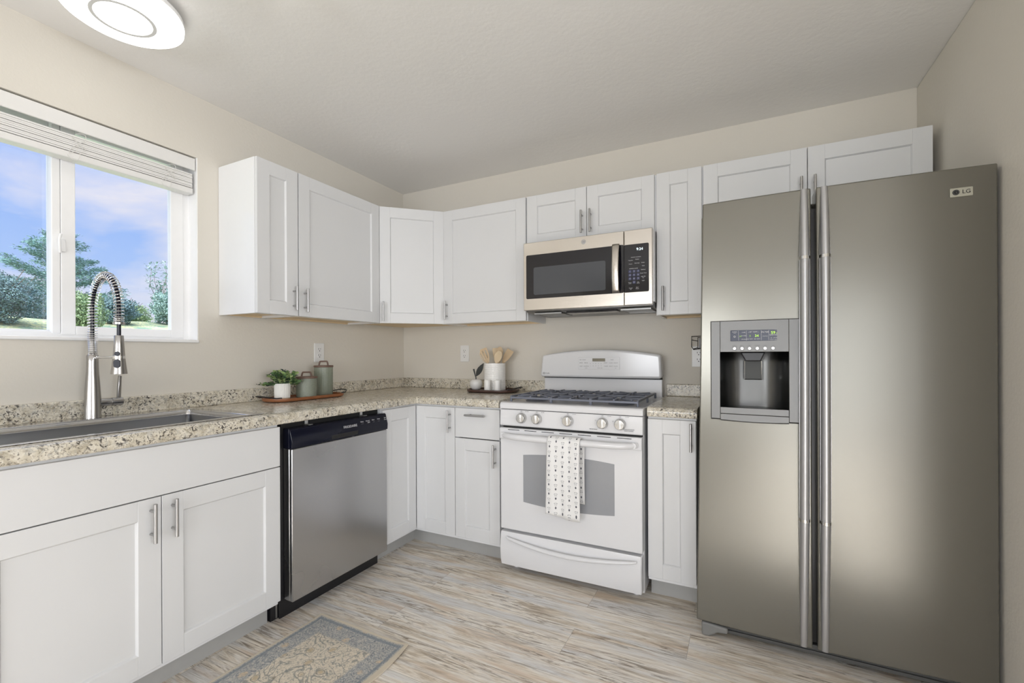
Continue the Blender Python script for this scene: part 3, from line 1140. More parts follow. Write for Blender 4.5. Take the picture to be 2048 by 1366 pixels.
# ================================================================== STOVE
RX0, RX1 = 1.243, 2.001
RC = (RX0 + RX1) / 2
RF = -.680
st = thing('gas_stove', 'white freestanding gas stove with an oven under five burner knobs', 'stove', (RC, -.35, 0))
m = MB()
m.box(RX0 + .004, RX1 - .002, -.630, -.035, .035, .902)
for xx in (RX0 + .05, RX1 - .05):
    for yy in (-.58, -.08):
        m.cyl((xx, yy, 0), (xx, yy, .036), .016, 12)
m.build('body', M['enamel'], st, bevel=.003)
m = MB()
zct = .926
m.prism([(-.045, .890), (-.045, zct + .004), (-.10, zct - .004), (-.60, zct - .004), (-.640, zct), (-.672, zct - .003), (RF, zct - .012), (RF, .889), (-.64, .887)], 0, RX0 - .001, RX1 + .003)
m.build('cooktop', M['enamel'], st, bevel=.004, seg=3)
m = MB()
m.prism([(-.630, .798), (-.674, .798), (-.680, .803), (-.676, .8855), (-.630, .8855)], 0, RX0, RX1 + .001)
cpn = m.build('control_panel', M['enamel'], st, bevel=.003, seg=3)
m = MB()
m.text('OFF', .006, front(1.372, -.6795, .880)); m.text('HI   LITE', .005, front(1.405, -.6795, .880)); m.text('LO', .005, front(1.345, -.6805, .853))
for kx in (1.461, 1.632, 1.810, 1.896):
    m.text('OFF', .006, front(kx, -.6795, .880)); m.text('HI  LITE', .005, front(kx + .034, -.6795, .880)); m.text('LO', .005, front(kx - .034, -.6805, .857))
m.text('CONTINUOUS GRATES', .0055, front(1.935, -.6815, .822)); m.text('SEALED BURNERS', .0055, front(1.938, -.6815, .815)); m.text('PRECISE SIMMER', .0055, front(1.765, -.6815, .813))
m.build('panel_lettering', M['greytext'], cpn)
for i, kx in enumerate((1.374, 1.462, 1.633, 1.811, 1.897)):
    m = MB(); kz = .845
    m.lathe([(0, -.0005), (.0275, -.0005), (.028, .004), (.0265, .008), (.0255, .020), (.0225, .026), (0, .027)], (0, 0, 0), 28)
    m.bm.transform(Matrix.Translation((kx, -.6785, kz)) @ Matrix.Rotation(PI / 2, 4, 'X'))
    m.prism([(kx - .0045, kz - .018), (kx + .0045, kz - .018), (kx + .004, kz + .024), (kx - .004, kz + .024)], 1, -.7155, -.700)
    m.build('knob', M['knob'], st, bevel=.001)
m = MB(); m.box(RX0 + .012, RX1 - .006, -.664, -.632, .788, .7975)
m.build('vent_gap', M['darkgap'], st)
# oven door
m = MB(); m.box(RX0, RX1 - .003, -.675, -.632, .240, .7875)
m.box(RX0, RX1 - .003, RF - .006, -.675, .728, .7875)
od = m.build('oven_door', M['enamel'], st, bevel=.004, seg=3)
m = MB()
x_, gap = RX0 + .052, .030
while x_ < RX1 - .06:
    m.box(x_, min(x_ + .068, RX1 - .03), RF - .0068, RF - .002, .7785, .7815)
    x_ += .068 + gap
m.build('vent_slot', M['darkgap'], od)
m = MB()
N = 24
up_, lo_ = [], []
for i in range(N + 1):
    t_ = i / N
    x_ = 1.380 + t_ * (1.867 - 1.380)
    bow = .014 * (1 - (2 * t_ - 1) ** 2)
    up_.append((x_, .649 + bow)); lo_.append((x_, .400 - bow))
m.prism(lo_ + up_[::-1], 1, -.6762, -.674)
m.build('oven_window', M['ovenglass'], od, smooth=0)
m = MB()
pts, rad = [], []
for i in range(33):
    t_ = i / 32
    x_ = RX0 + .020 + t_ * (RX1 - RX0 - .046)
    s_ = 1 - (2 * t_ - 1) ** 8
    pts.append((x_, RF - .006 - .042 * s_, .752 - .004 * s_)); rad.append(.0135 + .003 * s_)
m.tube(pts, .014, 14, radii=rad)
for xx in (RX0 + .028, RX1 - .036):
    m.cyl((xx, RF - .028, .752), (xx, RF - .004, .752), .013, 14)
m.build('oven_handle', M['enamel'], od)
# lower drawer
m = MB()
m.grid(lambda u, v: (RX0 + u * (RX1 - .006 - RX0), -.676 - .012 * math.sin(PI * v) ** .8, .048 + v * .178), 2, 10)
for xa in (RX0, RX1 - .006):
    m.poly([(xa, -.676 - .012 * math.sin(PI * k / 10) ** .8, .048 + .178 * k / 10) for k in range(11)] + [(xa, -.634, .226), (xa, -.634, .048)], [tuple(range(13))])
m.poly([(RX0, -.676, .048), (RX1 - .006, -.676, .048), (RX1 - .006, -.634, .048), (RX0, -.634, .048)], [(0, 1, 2, 3)])
m.poly([(RX0, -.676, .226), (RX1 - .006, -.676, .226), (RX1 - .006, -.634, .226), (RX0, -.634, .226)], [(0, 1, 2, 3)])
bmesh.ops.remove_doubles(m.bm, verts=m.bm.verts[:], dist=1e-5)
dr = m.build('storage_drawer', M['enamel'], st, bevel=.006, seg=3)
m = MB(); pts, rad = [], []
for i in range(33):
    t_ = i / 32
    x_ = 1.284 + t_ * (1.972 - 1.284)
    s_ = math.sin(PI * t_)
    pts.append((x_, -.690 - .022 * s_ ** .5, .190 - .030 * s_ + .012)); rad.append(.006 + .0055 * s_ ** .5)
m.tube(pts, .01, 12, radii=rad)
m.build('drawer_handle', M['enamel'], dr)
# backguard
m = MB(); m.box(RX0 + .004, RX1 - .002, -.062, -.030, .900, 1.0295)
m.build('backguard_base', M['enamel'], st, bevel=.003)
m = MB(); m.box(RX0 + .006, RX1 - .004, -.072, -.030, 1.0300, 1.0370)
m.build('console_gap_shade', M['darkgap'], st)  # solid dark strip stands in for the shade under the console
m = MB()
N = 28
arc = []
for i in range(N + 1):
    t_ = i / N
    arc.append((RX0 + .010 + t_ * (RX1 - RX0 - .012), 1.176 + .034 * (1 - (2 * t_ - 1) ** 2)))
poly = [(RX0 - .004, 1.044), (RX0 + .010, 1.036), (RX1 - .010, 1.036), (RX1 + .004, 1.044)] + arc[::-1]
m.prism(poly, 1, -.118, -.030)
bgd = m.build('backguard', M['enamel'], st, bevel=.014, seg=5, smooth=50)
m = MB()
m.prism(rrect(1.500, 1.762, 1.088, 1.163, .003, 3), 1, -.1205, -.117)
dp = m.build('clock_panel', M['enamel'], bgd, bevel=.001)
m = MB(); m.box(1.593, 1.673, -.1215, -.120, 1.137, 1.156)
m.build('clock_display', M['lcd'], dp)
m = MB()
for (xx, zz, s_, tx) in ((1.530, 1.147, .0075, 'SELF CLEAN'), (1.520, 1.128, .0085, 'BAKE'), (1.553, 1.128, .0085, 'BROIL'), (1.520, 1.107, .007, 'LIGHT'), (1.553, 1.107, .007, 'WARMING'),
                         (1.552, 1.096, .006, 'LOCK'), (1.580, 1.110, .008, '1'), (1.597, 1.110, .008, '2'), (1.614, 1.110, .008, '3'), (1.631, 1.110, .008, '4'), (1.648, 1.110, .008, '5'),
                         (1.580, 1.124, .008, '6'), (1.597, 1.124, .008, '7'), (1.614, 1.124, .008, '8'), (1.631, 1.124, .008, '9'), (1.648, 1.124, .008, '0'),
                         (1.678, 1.108, .008, 'CLEAR'), (1.676, 1.128, .008, 'START'), (1.640, 1.097, .006, 'HOLD 3 SEC'), (1.715, 1.147, .007, 'TIMER'), (1.708, 1.128, .0075, 'COOK'),
                         (1.738, 1.128, .0075, 'ON/OFF'), (1.708, 1.108, .0075, 'DELAY'), (1.738, 1.108, .0075, 'CLOCK'), (1.738, 1.096, .005, 'SET')):
    m.text(tx, s_, front(xx, -.1210, zz), depth=.0002)
m.build('keypad_lettering', M['greytext'], dp)
m = MB()
m.text('Profile', .011, front(1.292, -.1188, 1.060))
m.lathe([(.0050, 0), (.0065, 0), (.0065, .0008), (.0050, .0008)], (0, 0, 0), 20)
bm_faces = None
m2 = MB()
m2.lathe([(.0048, 0), (.0068, 0), (.0068, .0008), (.0048, .0008), (.0048, 0)], (0, 0, 0), 22)
m2.bm.transform(Matrix.Translation((1.266, -.1180, 1.060)) @ Matrix.Rotation(PI / 2, 4, 'X'))
m2.text('GE', .0055, front(1.266, -.1188, 1.060))
m.bm.free()
m2.text('Profile', .011, front(1.292, -.1188, 1.060))
m2.build('brand_lettering', M['greytext'], bgd)
# burners and grates
for (bx, byv, r) in ((1.385, -.50, .042), (1.385, -.20, .036), (RC, -.35, .050), (1.860, -.50, .046), (1.860, -.20, .036)):
    m = MB()
    m.lathe([(0, zct - .0035), (r + .022, zct - .0035), (r + .016, zct + .002), (r + .004, zct + .006), (r + .002, zct + .014), (r - .006, zct + .019), (0, zct + .020)], (bx, byv, 0), 28)
    m.build('burner', M['burner'], st)
gz = zct + .030
for gx0, gx1 in ((RX0 + .035, RX0 + .268), (RX0 + .273, RX1 - .273), (RX1 - .268, RX1 - .035)):
    m = MB()
    y0_, y1_ = -.612, -.105
    xm_ = (gx0 + gx1) / 2
    hb = .0055

    def bar(a, bb, zz=gz, h_=.011):
        a = Vector((a[0], a[1], 0)); bb = Vector((bb[0], bb[1], 0))
        dvec = (bb - a).normalized(); s_ = Vector((-dvec.y, dvec.x, 0)) * hb
        vs = [a + s_, a - s_, bb - s_, bb + s_]
        m.poly([(q.x, q.y, zz - h_) for q in vs] + [(q.x, q.y, zz) for q in vs], [(0, 1, 2, 3), (7, 6, 5, 4), (0, 4, 5, 1), (1, 5, 6, 2), (2, 6, 7, 3), (3, 7, 4, 0)])
    bar((gx0, y0_), (gx0, y1_)); bar((gx1, y0_), (gx1, y1_)); bar((gx0, (y0_ + y1_) / 2), (gx1, (y0_ + y1_) / 2))
    bar((gx0, y0_), (gx1, y0_), gz - .006); bar((gx0, y1_), (gx1, y1_), gz - .006)
    for yc in (-.50, -.20):
        for (dx, dy_) in ((-1, 0), (1, 0), (0, 1), (0, -1), (-.75, .75), (.75, .75), (-.75, -.75), (.75, -.75)):
            ex = xm_ + dx * ((gx1 - gx0) / 2)
            ey = yc + dy_ * .115
            bar((ex, ey), (xm_ + dx * .032, yc + dy_ * .032), gz)
    for xx in (gx0, gx1):
        for yy in (y0_, y1_, (y0_ + y1_) / 2):
            m.tube([(xx, yy, gz - .004), (xx, yy, zct - .004)], .0065, 8)
    m.build('grate', M['iron'], st, bevel=.0018)

# ---------------- towel over the oven handle
def towel_mat():
    m, t = newmat('printed_towel')
    uv = t.n('ShaderNodeUVMap').outputs[0]
    s_ = t.n('ShaderNodeSeparateXYZ', {'Vector': uv})
    u = t.m('MULTIPLY', s_.outputs[0], 5.0)
    col = t.m('FLOOR', u)
    v_ = t.m('ADD', t.m('MULTIPLY', s_.outputs[1], 16.0), t.m('MULTIPLY', t.m('MODULO', col, 2.0), .45))
    fu = t.m('SUBTRACT', t.m('FRACT', u), .5)
    fv = t.m('SUBTRACT', t.m('FRACT', v_), .28)
    fu = t.m('MULTIPLY', fu, .036); fv = t.m('MULTIPLY', fv, .0245 * 1.35)
    d_ = t.m('SQRT', t.m('ADD', t.m('MULTIPLY', fu, fu), t.m('MULTIPLY', fv, fv)))
    dot = t.m('LESS_THAN', d_, .0040)
    ringw = t.m('SINE', t.m('MULTIPLY', d_, 2 * PI / .0052))
    ring = t.m('GREATER_THAN', ringw, .15)
    band = t.m('MULTIPLY', t.m('GREATER_THAN', d_, .0062), t.m('LESS_THAN', d_, .0195))
    upm = t.m('GREATER_THAN', fv, t.m('MULTIPLY', t.m('ABSOLUTE', fu), 1.75))
    notc = t.m('GREATER_THAN', t.m('ABSOLUTE', fu), .0012)
    arcs = t.m('MULTIPLY', t.m('MULTIPLY', ring, band), t.m('MULTIPLY', upm, notc))
    msk = t.m('MAXIMUM', dot, t.m('MULTIPLY', arcs, .62))
    c = t.mix(msk, (.80, .795, .785), lin(88, 90, 98))
    wv_ = t.noise(t.pos(scale=(600, 600, 600), obj=True), 1.0, 2)
    bp = t.n('ShaderNodeBump', {'Height': wv_, 'Strength': .15, 'Distance': .001}).outputs[0]
    principled(t, **{'Base Color': c, 'Roughness': .9, 'Normal': bp})
    return m


M['towel'] = towel_mat()
prof = []
yb_, yh_, yf_ = RF - .0285, RF - .048, RF - .0675
for i in range(13):
    prof.append((RF - .012 - .006 * math.sin(PI * i / 12), .440 + (.748 - .440) * i / 12))
for i in range(1, 12):
    a = PI * (1 - i / 12)
    prof.append((RF - .043 - .030 * math.cos(a) * -1 * -1 if False else (RF - .043) + .026 * -math.cos(a) * -1 * (1) * -1, .748 + .024 * math.sin(a)))
prof = prof[:13]
yc0, rr0 = (RF - .012 + RF - .0715) / 2, (.0715 - .012) / 2
for i in range(1, 12):
    a = PI * i / 12
    prof.append((yc0 + rr0 * math.cos(a), .748 + .024 * math.sin(a)))
for i in range(27):
    t_ = i / 26
    prof.append((RF - .0715 - .004 * math.sin(t_ * 5) + .010 * t_, .748 - (.748 - .378) * t_))
m = MB()
L = [0.0]
for a, bb in zip(prof[:-1], prof[1:]):
    L.append(L[-1] + math.hypot(bb[0] - a[0], bb[1] - a[1]))
NU = 24
uvl = m.bm.loops.layers.uv.new('UVMap')
V = []
for i in range(NU + 1):
    u_ = i / NU
    row = []
    for j, (yy, zz) in enumerate(prof):
        s_ = L[j] / L[-1]
        xl = 1.547 - .016 * max(0, s_ - .5) * 2 * .9
        xr = 1.7165 - .003 * max(0, s_ - .5) * 2
        if s_ < .42:
            xl, xr = 1.553, 1.7235
        wav = .0030 * math.sin(u_ * 9 + s_ * 4) + .002 * math.sin(u_ * 17 - s_ * 6)
        front_ = 1 if s_ > .5 else .4
        row.append((m.bm.verts.new((xl + u_ * (xr - xl), yy + wav * front_, zz + (.004 * math.sin(u_ * 5 + 1) - .012 * u_ if j == len(prof) - 1 else 0))), u_, s_))
    V.append(row)
for i in range(NU):
    for j in range(len(prof) - 1):
        q = (V[i][j], V[i + 1][j], V[i + 1][j + 1], V[i][j + 1])
        f = m.bm.faces.new([k[0] for k in q])
        for lp, k in zip(f.loops, q):
            lp[uvl].uv = (k[1], 1.0 - k[2])
tw = m.build('dish_towel', M['towel'], None, recalc=False, smooth=60, solid=.0024)
tag(tw, 'white dish towel with grey print hanging over the oven door handle', 'towel')

# ================================================================== MICROWAVE
MX0, MX1 = 1.256, 2.003
MF = -.400
mw = thing('microwave_oven', 'stainless steel over-the-range microwave with a black glass door', 'microwave', (1.63, -.2, 1.43))
m = MB(); m.prism([(-.004, 1.846), (-.368, 1.846), (-.368, 1.440), (-.35, 1.432), (-.004, 1.428)], 0, MX0 + .004, MX1 - .002)
m.build('body', M['steel_dark'], mw, bevel=.002)
xsm = 1.8545
m = MB(); m.box(MX0, xsm - .001, MF, -.369, 1.443, 1.8445)
md_ = m.build('door', M['steel_h'], mw, bevel=.003, seg=3)
m = MB(); m.prism(rrect(1.274, xsm - .0012, 1.511, 1.770, .008), 1, MF - .0012, MF + .002)
m.build('door_glass', M['blackgloss'], md_, smooth=0)
m = MB(); m.prism(rrect(1.322, 1.754, 1.533, 1.695, .010), 1, MF - .0018, MF)
m.build('door_window', M['mwglass'], md_, smooth=0)
m = MB()
m.grid(lambda u, v: (1.795 + .038 * u, MF - .012 - .020 * math.sin(PI * v) ** .6 - .005 * math.sin(PI * u), 1.512 + v * .262), 6, 16)
m.build('handle', M['steel_h'], md_, solid=.005, smooth=50)
for zz in (1.512, 1.762):
    m = MB(); m.box(1.797, 1.831, MF - .014, MF, zz, zz + .012)
    m.build('handle_mount', M['steel_v'], md_)
m = MB(); m.lathe([(0, 0), (.0135, 0), (.0135, .0015), (.0125, .002), (.0120, .0012), (0, .0012)], (0, 0, 0), 28)
m.bm.transform(Matrix.Translation((1.629, MF + .0002, 1.811)) @ Matrix.Rotation(PI / 2, 4, 'X'))
badge = m.build('brand_badge', M['nickel'], md_)
m = MB(); m.text('GE', .012, front(1.629, MF - .0016, 1.811)); m.build('badge_lettering', M['greytext'], badge)
m = MB(); m.box(xsm + .001, MX1, MF, -.369, 1.443, 1.8445)
cp = m.build('control_panel', M['steel_h'], mw, bevel=.003, seg=3)
m = MB(); m.prism(rrect(xsm + .0015, 1.985, 1.511, 1.767, .007), 1, MF - .0012, MF + .002)
kp = m.build('touch_panel', M['blackgloss'], cp, smooth=0)
yt = MF - .0015
m = MB(); m.text('9:24', .020, front(1.938, yt, 1.738)); m.build('clock_digits', M['ledwhite'], kp)
m = MB()
for r_ in range(4):
    for c_ in range(3):
        if r_ == 3 and c_ != 1: continue
        xx, zz = 1.8865 + c_ * .0215, 1.6225 - r_ * .0195
        m.prism(rrect(xx - .0078, xx + .0078, zz - .0072, zz + .0072, .0015, 2), 1, yt - .0003, yt + .0008)
m.build('number_key', M['bluekey'], kp, smooth=0)
m = MB()
nums = ['1', '2', '3', '4', '5', '6', '7', '8', '9', '', '0', '']
for r_ in range(4):
    for c_ in range(3):
        if nums[r_ * 3 + c_]:
            m.text(nums[r_ * 3 + c_], .010, front(1.8865 + c_ * .0215, yt - .0006, 1.6225 - r_ * .0195), depth=.0002)
for (xx, zz, s_, tx) in ((1.8865, 1.564, .0065, 'Power'), (1.8865, 1.558, .0065, 'Level'), (1.9295, 1.564, .0065, 'Set'), (1.9295, 1.558, .0065, 'Clock'), (1.8900, 1.534, .007, 'Cancel'), (1.8900, 1.527, .006, 'Off'),
                         (1.925, 1.536, .007, 'Start'), (1.925, 1.529, .007, 'Pause'), (1.956, 1.648, .0075, 'Vent'), (1.956, 1.628, .0075, 'Defrost'), (1.956, 1.624 - .015, .0075, 'Cook Time'),
                         (1.956, 1.591, .0075, 'Add 30'), (1.956, 1.584, .0065, 'Sec'), (1.956, 1.570, .0075, 'Light'), (1.906, 1.637, .0065, 'EXPRESS COOK'), (1.890, 1.682, .007, 'Popcorn'),
                         (1.925, 1.685, .007, 'Reheat'), (1.890, 1.662, .007, 'Potato'), (1.924, 1.665, .007, 'Beverage'), (1.918, 1.697, .006, 'SENSOR COOKING'), (1.955, 1.665, .007, 'Soften')):
    m.text(tx, s_, front(xx, yt, zz), depth=.0002)
m.build('key_lettering', M['whitetext'], kp)
for xv0, xv1 in ((1.31, 1.47), (1.83, 1.98)):
    m = MB()
    for k in range(12):
        yy = -.345 + k * .016
        m.box(xv0, xv1, yy, yy + .009, 1.424, 1.430)
    m.box(xv0 - .006, xv0, -.35, -.155, 1.422, 1.430); m.box(xv1, xv1 + .006, -.35, -.155, 1.422, 1.430)
    m.box(xv0, xv1, -.352, -.346, 1.422, 1.430); m.box(xv0, xv1, -.157, -.151, 1.422, 1.430)
    m.build('vent_grille', M['steel_dark'], mw)
m = MB(); m.box(1.50, 1.80, -.34, -.26, 1.421, 1.431)
m.build('cooktop_lamp_cover', M['blackgloss'], mw, bevel=.002)
m = MB(); m.box(MX1 - .0015, MX1 + .004, -.366, -.02, 1.46, 1.84)
m.build('side_trim', M['alu'], mw)

# ================================================================== REFRIGERATOR
fr = thing('refrigerator', 'champagne steel side-by-side refrigerator with a dispenser in the left door', 'refrigerator', (2.71, -.42, 0))
m = MB(); m.box(2.262, 3.155, -.700, -.045, .030, 1.775)
m.build('body', M['fridge_side'], fr, bevel=.004)


def fyf(x):
    return -.800 - .016 * (1 - ((x - 2.71) / .46) ** 2)


ZF0, ZF1 = .066, 1.803
XL_T, XL_B = 2.2735, 2.2435
XGL, XGR, XR = 2.652, 2.668, 3.171
cvx0, cvx1, cvz0, cvz1 = 2.3385, 2.5785, .9637, 1.1870


def fdoor(name, xl_b, xl_t, xr, hole=None, recess=None):
    m = MB()
    bm = m.bm
    nx = 14
    base = [i / nx for i in range(nx + 1)]
    zs_ = [ZF0, ZF1] if not hole else [ZF0, hole[2], hole[3], ZF1]
    F, B = [], []
    for z in zs_:
        t_ = (z - ZF0) / (ZF1 - ZF0)
        xl = xl_b + (xl_t - xl_b) * t_
        xs__ = []
        for u in base:
            xs__.append(xl + u * (xr - xl))
        if hole:
            # snap two columns to the opening
            i0 = min(range(len(xs__)), key=lambda i: abs(xs__[i] - hole[0]))
            i1 = min(range(len(xs__)), key=lambda i: abs(xs__[i] - hole[1]))
            i0 = 3; i1 = 11
            for i in range(len(xs__)):
                if i <= i0: xs__[i] = xl + (hole[0] - xl) * i / i0
                elif i <= i1: xs__[i] = hole[0] + (hole[1] - hole[0]) * (i - i0) / (i1 - i0)
                else: xs__[i] = hole[1] + (xr - hole[1]) * (i - i1) / (nx - i1)
        F.append([bm.verts.new((x, fyf(x), z)) for x in xs__])
        B.append([bm.verts.new((xs__[0], -.706, z)), bm.verts.new((xs__[-1], -.706, z))])
    for j in range(len(zs_) - 1):
        for i in range(nx):
            if hole and j == 1 and 3 <= i < 11:
                continue
            bm.faces.new((F[j][i], F[j][i + 1], F[j + 1][i + 1], F[j + 1][i]))
        bm.faces.new((B[j][0], F[j][0], F[j + 1][0], B[j + 1][0]))
        bm.faces.new((F[j][-1], B[j][1], B[j + 1][1], F[j + 1][-1]))
        bm.faces.new((B[j][1], B[j][0], B[j + 1][0], B[j + 1][1]))
    bm.faces.new([B[0][0]] + F[0][::-1][::-1] + [B[0][1]])
    bm.faces.new([B[-1][1]] + F[-1][::-1] + [B[-1][0]])
    return m.build(name, M['fridge'], fr, bevel=.005, seg=3, smooth=25)


ld = fdoor('door', XL_B, XL_T, XGL, hole=(cvx0, cvx1, cvz0, cvz1))
rd = fdoor('door', XGR, XGR, XR)
m = MB(); m.box(2.640, 2.680, -.775, -.700, .072, 1.735)
m.build('door_gasket', M['black'], fr)


def fhandle(door, xc_b, xc_t):
    m = MB()
    rings = []
    nz, ns = 40, 14
    mats = []
    for j in range(nz + 1):
        t_ = j / nz
        z = ZF0 + .004 + t_ * (ZF1 - ZF0 - .006)
        # ring bands at z = .556 and 1.538
        e_ = min(1.0, max(0.0, (z - ZF0) / .49)) if z < .556 else min(1.0, max(0.0, (ZF1 - z) / .265)) if z > 1.538 else 1.0
        hw = .0110 + .0062 * e_ ** .8
        prot = .012 + .034 * e_ ** .7 + (.006 * math.sin(PI * max(0, min(1, (z - .556) / .98))))
        xc = xc_b + (xc_t - xc_b) * t_
        yb2 = fyf(xc) + .004
        ring = []
        for k in range(ns + 1):
            a = PI * k / ns
            ring.append(m.bm.verts.new((xc - hw * math.cos(a), yb2 - prot * (.35 + .65 * math.sin(a)) , z)))
        # back edge sits off the door where the grip bows out, on the door at both ends
        bk = yb2 - max(0.0, prot - .022)
        ring = [m.bm.verts.new((xc - hw, bk, z))] + ring + [m.bm.verts.new((xc + hw, bk, z))]
        rings.append(ring)
    for a, bb in zip(rings[:-1], rings[1:]):
        for k in range(len(a)):
            k2 = (k + 1) % len(a)
            m.bm.faces.new((a[k], a[k2], bb[k2], bb[k]))
    m.bm.faces.new(rings[0]); m.bm.faces.new(rings[-1][::-1])
    h = m.build('handle', [M['silver_handle'], M['chrome']], door, smooth=45)
    for z in (.556, 1.538):
        m2 = MB()
        t_ = (z - ZF0) / (ZF1 - ZF0)
        xc = xc_b + (xc_t - xc_b) * t_
        yb2 = fyf(xc) + .004
        hw, prot = .0180, .0468
        pr = []
        for k in range(ns + 1):
            a = PI * k / ns
            pr.append((xc - hw * math.cos(a), yb2 - prot * (.35 + .65 * math.sin(a)) - .0006))
        pr = [(xc - hw, yb2 + .002)] + pr + [(xc + hw, yb2 + .002)]
        m2.prism(pr, 2, z - .0055, z + .0055)
        m2.build('handle_ring', M['chrome'], door, smooth=30)
    return h


fhandle(ld, 2.6235, 2.6300)
fhandle(rd, 2.6905, 2.6935)
# dispenser
ds = MB()
N = 10
px0, px1, pz0, pz1 = 2.3045, 2.6125, .9125, 1.3120


def dpl(x0_, x1_, z0_, z1_, off=.010, th=.012, low_bow=0.0, tgt=None):
    """a plate that follows the bowed door front"""
    nn = 8
    f_, b_ = [], []
    for z_i in (0, 1):
        for i in range(nn + 1):
            x = x0_ + (x1_ - x0_) * i / nn
            z = z1_ if z_i else z0_ - low_bow * (math.sin(PI * i / nn))
            f_.append((x, fyf(x) - off, z)); b_.append((x, fyf(x) - off + th, z))
    v0 = f_ + b_
    q = nn + 1
    fa_ = []
    for i in range(nn):
        fa_.append((i, i + 1, q + i + 1, q + i))
        fa_.append((2 * q + i, 3 * q + i, 3 * q + i + 1, 2 * q + i + 1))
        fa_.append((i, 2 * q + i, 2 * q + i + 1, i + 1))
        fa_.append((q + i, q + i + 1, 3 * q + i + 1, 3 * q + i))
    fa_.append((0, q, 3 * q, 2 * q)); fa_.append((nn, 2 * q + nn, 3 * q + nn, q + nn))
    (tgt or ds).poly(v0, fa_)


dpl(px0, cvx0, pz0 + .004, pz1); dpl(cvx1, px1, pz0 + .004, pz1)
dpl(cvx0, cvx1, cvz1, pz1); dpl(cvx0, cvx1, pz0, .9370, low_bow=.004)
dsp = ds.build('water_dispenser', M['silver'], fr, bevel=.0015, smooth=30)
m = MB()
# cavity: curved back wall, floor shelf and top
nn = 16
cav = []
for i in range(nn + 1):
    t_ = i / nn
    x = cvx0 + t_ * (cvx1 - cvx0)
    cav.append((x, -.735 - .075 * (2 * t_ - 1) ** 4))
V0 = [m.bm.verts.new((x, y, cvz0 - .001)) for x, y in cav]
V1 = [m.bm.verts.new((x, y, cvz1 + .001)) for x, y in cav]
for i in range(nn):
    m.bm.faces.new((V0[i], V0[i + 1], V1[i + 1], V1[i]))
m.bm.faces.new([m.bm.verts.new((x, y, cvz0)) for x, y in cav] + [m.bm.verts.new((cvx1, -.815, cvz0)), m.bm.verts.new((cvx0, -.815, cvz0))])
m.bm.faces.new([m.bm.verts.new((x, y, cvz1)) for x, y in cav] + [m.bm.verts.new((cvx1, -.815, cvz1)), m.bm.verts.new((cvx0, -.815, cvz1))])
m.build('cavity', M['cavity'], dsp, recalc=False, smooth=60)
m = MB()
xm_ = 2.4585
m.prism([(xm_ - .046, 1.1865), (xm_ + .042, 1.1865), (xm_ + .026, 1.150), (xm_ - .028, 1.150)], 1, -.805, -.745)
m.build('spout_housing', M['black'], dsp, bevel=.004)
m = MB()
m.prism(rrect(xm_ - .031, xm_ + .031, 1.075, 1.152, .004, 3), 1, -.757, -.749)
pdl = m.build('paddle', M['charcoal'], dsp, bevel=.0015)
m = MB()
m.tube([(xm_ - .031, -.759, 1.150), (xm_ - .031, -.759, 1.075), (xm_ + .031, -.759, 1.075), (xm_ + .031, -.759, 1.150)], .0022, 6)
m.build('paddle_rim', M['chrome'], dsp)
m = MB(); m.box(2.377, 2.543, fyf(2.46) - .0125, fyf(2.46) - .004, 1.2305, 1.2735)
dpy = m.build('display', M['lcdblue'], dsp, bevel=.001)
ydp = fyf(2.46) - .0130
for (xx, zz, s_, tx) in ((2.526, 1.2610, .0150, '59'), (2.470, 1.2500, .0140, '34'), (2.447, 1.2500, .0100, '1'), (2.413, 1.2490, .0080, '11'), (2.538, 1.2585, .006, 'F')):
    m = MB(); m.text(tx, s_, front(xx, ydp, zz), depth=.0002)
    m.build('display_digits', M['ledgreen'], dpy)
m = MB()
for (xx, zz, s_, tx) in ((2.392, 1.2670, .005, 'EXPRESS'), (2.392, 1.2620, .005, 'FRZ'), (2.392, 1.2495, .016, 'o'), (2.424, 1.2645, .0055, 'CUBE'), (2.424, 1.2510, .0055, 'WATER'), (2.424, 1.2370, .0055, 'CRUSH'),
                         (2.458, 1.2655, .0065, '( SET TEMP )'), (2.445, 1.2375, .005, 'FRZ TEMP'), (2.471, 1.2375, .005, 'REF TEMP'), (2.499, 1.2640, .0085, 'FILTER'), (2.499, 1.2480, .005, 'STATUS'),
                         (2.527, 1.2515, .0045, 'ROOM TEMP'), (2.520, 1.2415, .008, 'o'), (2.533, 1.2415, .005, 'LOCK'), (2.527, 1.2345, .0045, 'HOLD 3 SEC')):
    m.text(tx, s_, front(xx, ydp, zz), depth=.0002)
for xx in (2.406, 2.434, 2.486, 2.511):
    m.box(xx - .0004, xx + .0004, ydp, ydp + .0005, 1.2325, 1.2715)
m.box(2.513, 2.541, ydp, ydp + .0005, 1.2540, 1.2546)
m.build('display_lettering', M['whitetext'], dpy)
for k in range(6):
    xx = 2.3915 + k * .0268
    m = MB(); m.lathe([(0, 0), (.0072, 0), (.0072, .003), (.0060, .0042), (0, .0045)], (0, 0, 0), 20)
    m.bm.transform(Matrix.Translation((xx, fyf(xx) - .0098, 1.2010)) @ Matrix.Rotation(PI / 2, 4, 'X'))
    m.build('dispenser_button', M['nickel'], dsp)
m = MB()
for k, tx in enumerate(('EXPRESS', 'LIGHT', 'SELECT', 'FRZ TEMP', 'REF TEMP', 'LOCK')):
    xx = 2.3915 + k * .0268
    m.text(tx, .0048, front(xx, fyf(xx) - .0104, 1.2115), depth=.0002)
m.build('button_lettering', M['greytext'], dsp)
m = MB(); dpl(cvx0 + .0005, cvx1 - .0005, .9382, cvz0, tgt=m)
m.build('drip_tray', M['silver'], dsp, bevel=.0012, smooth=30)
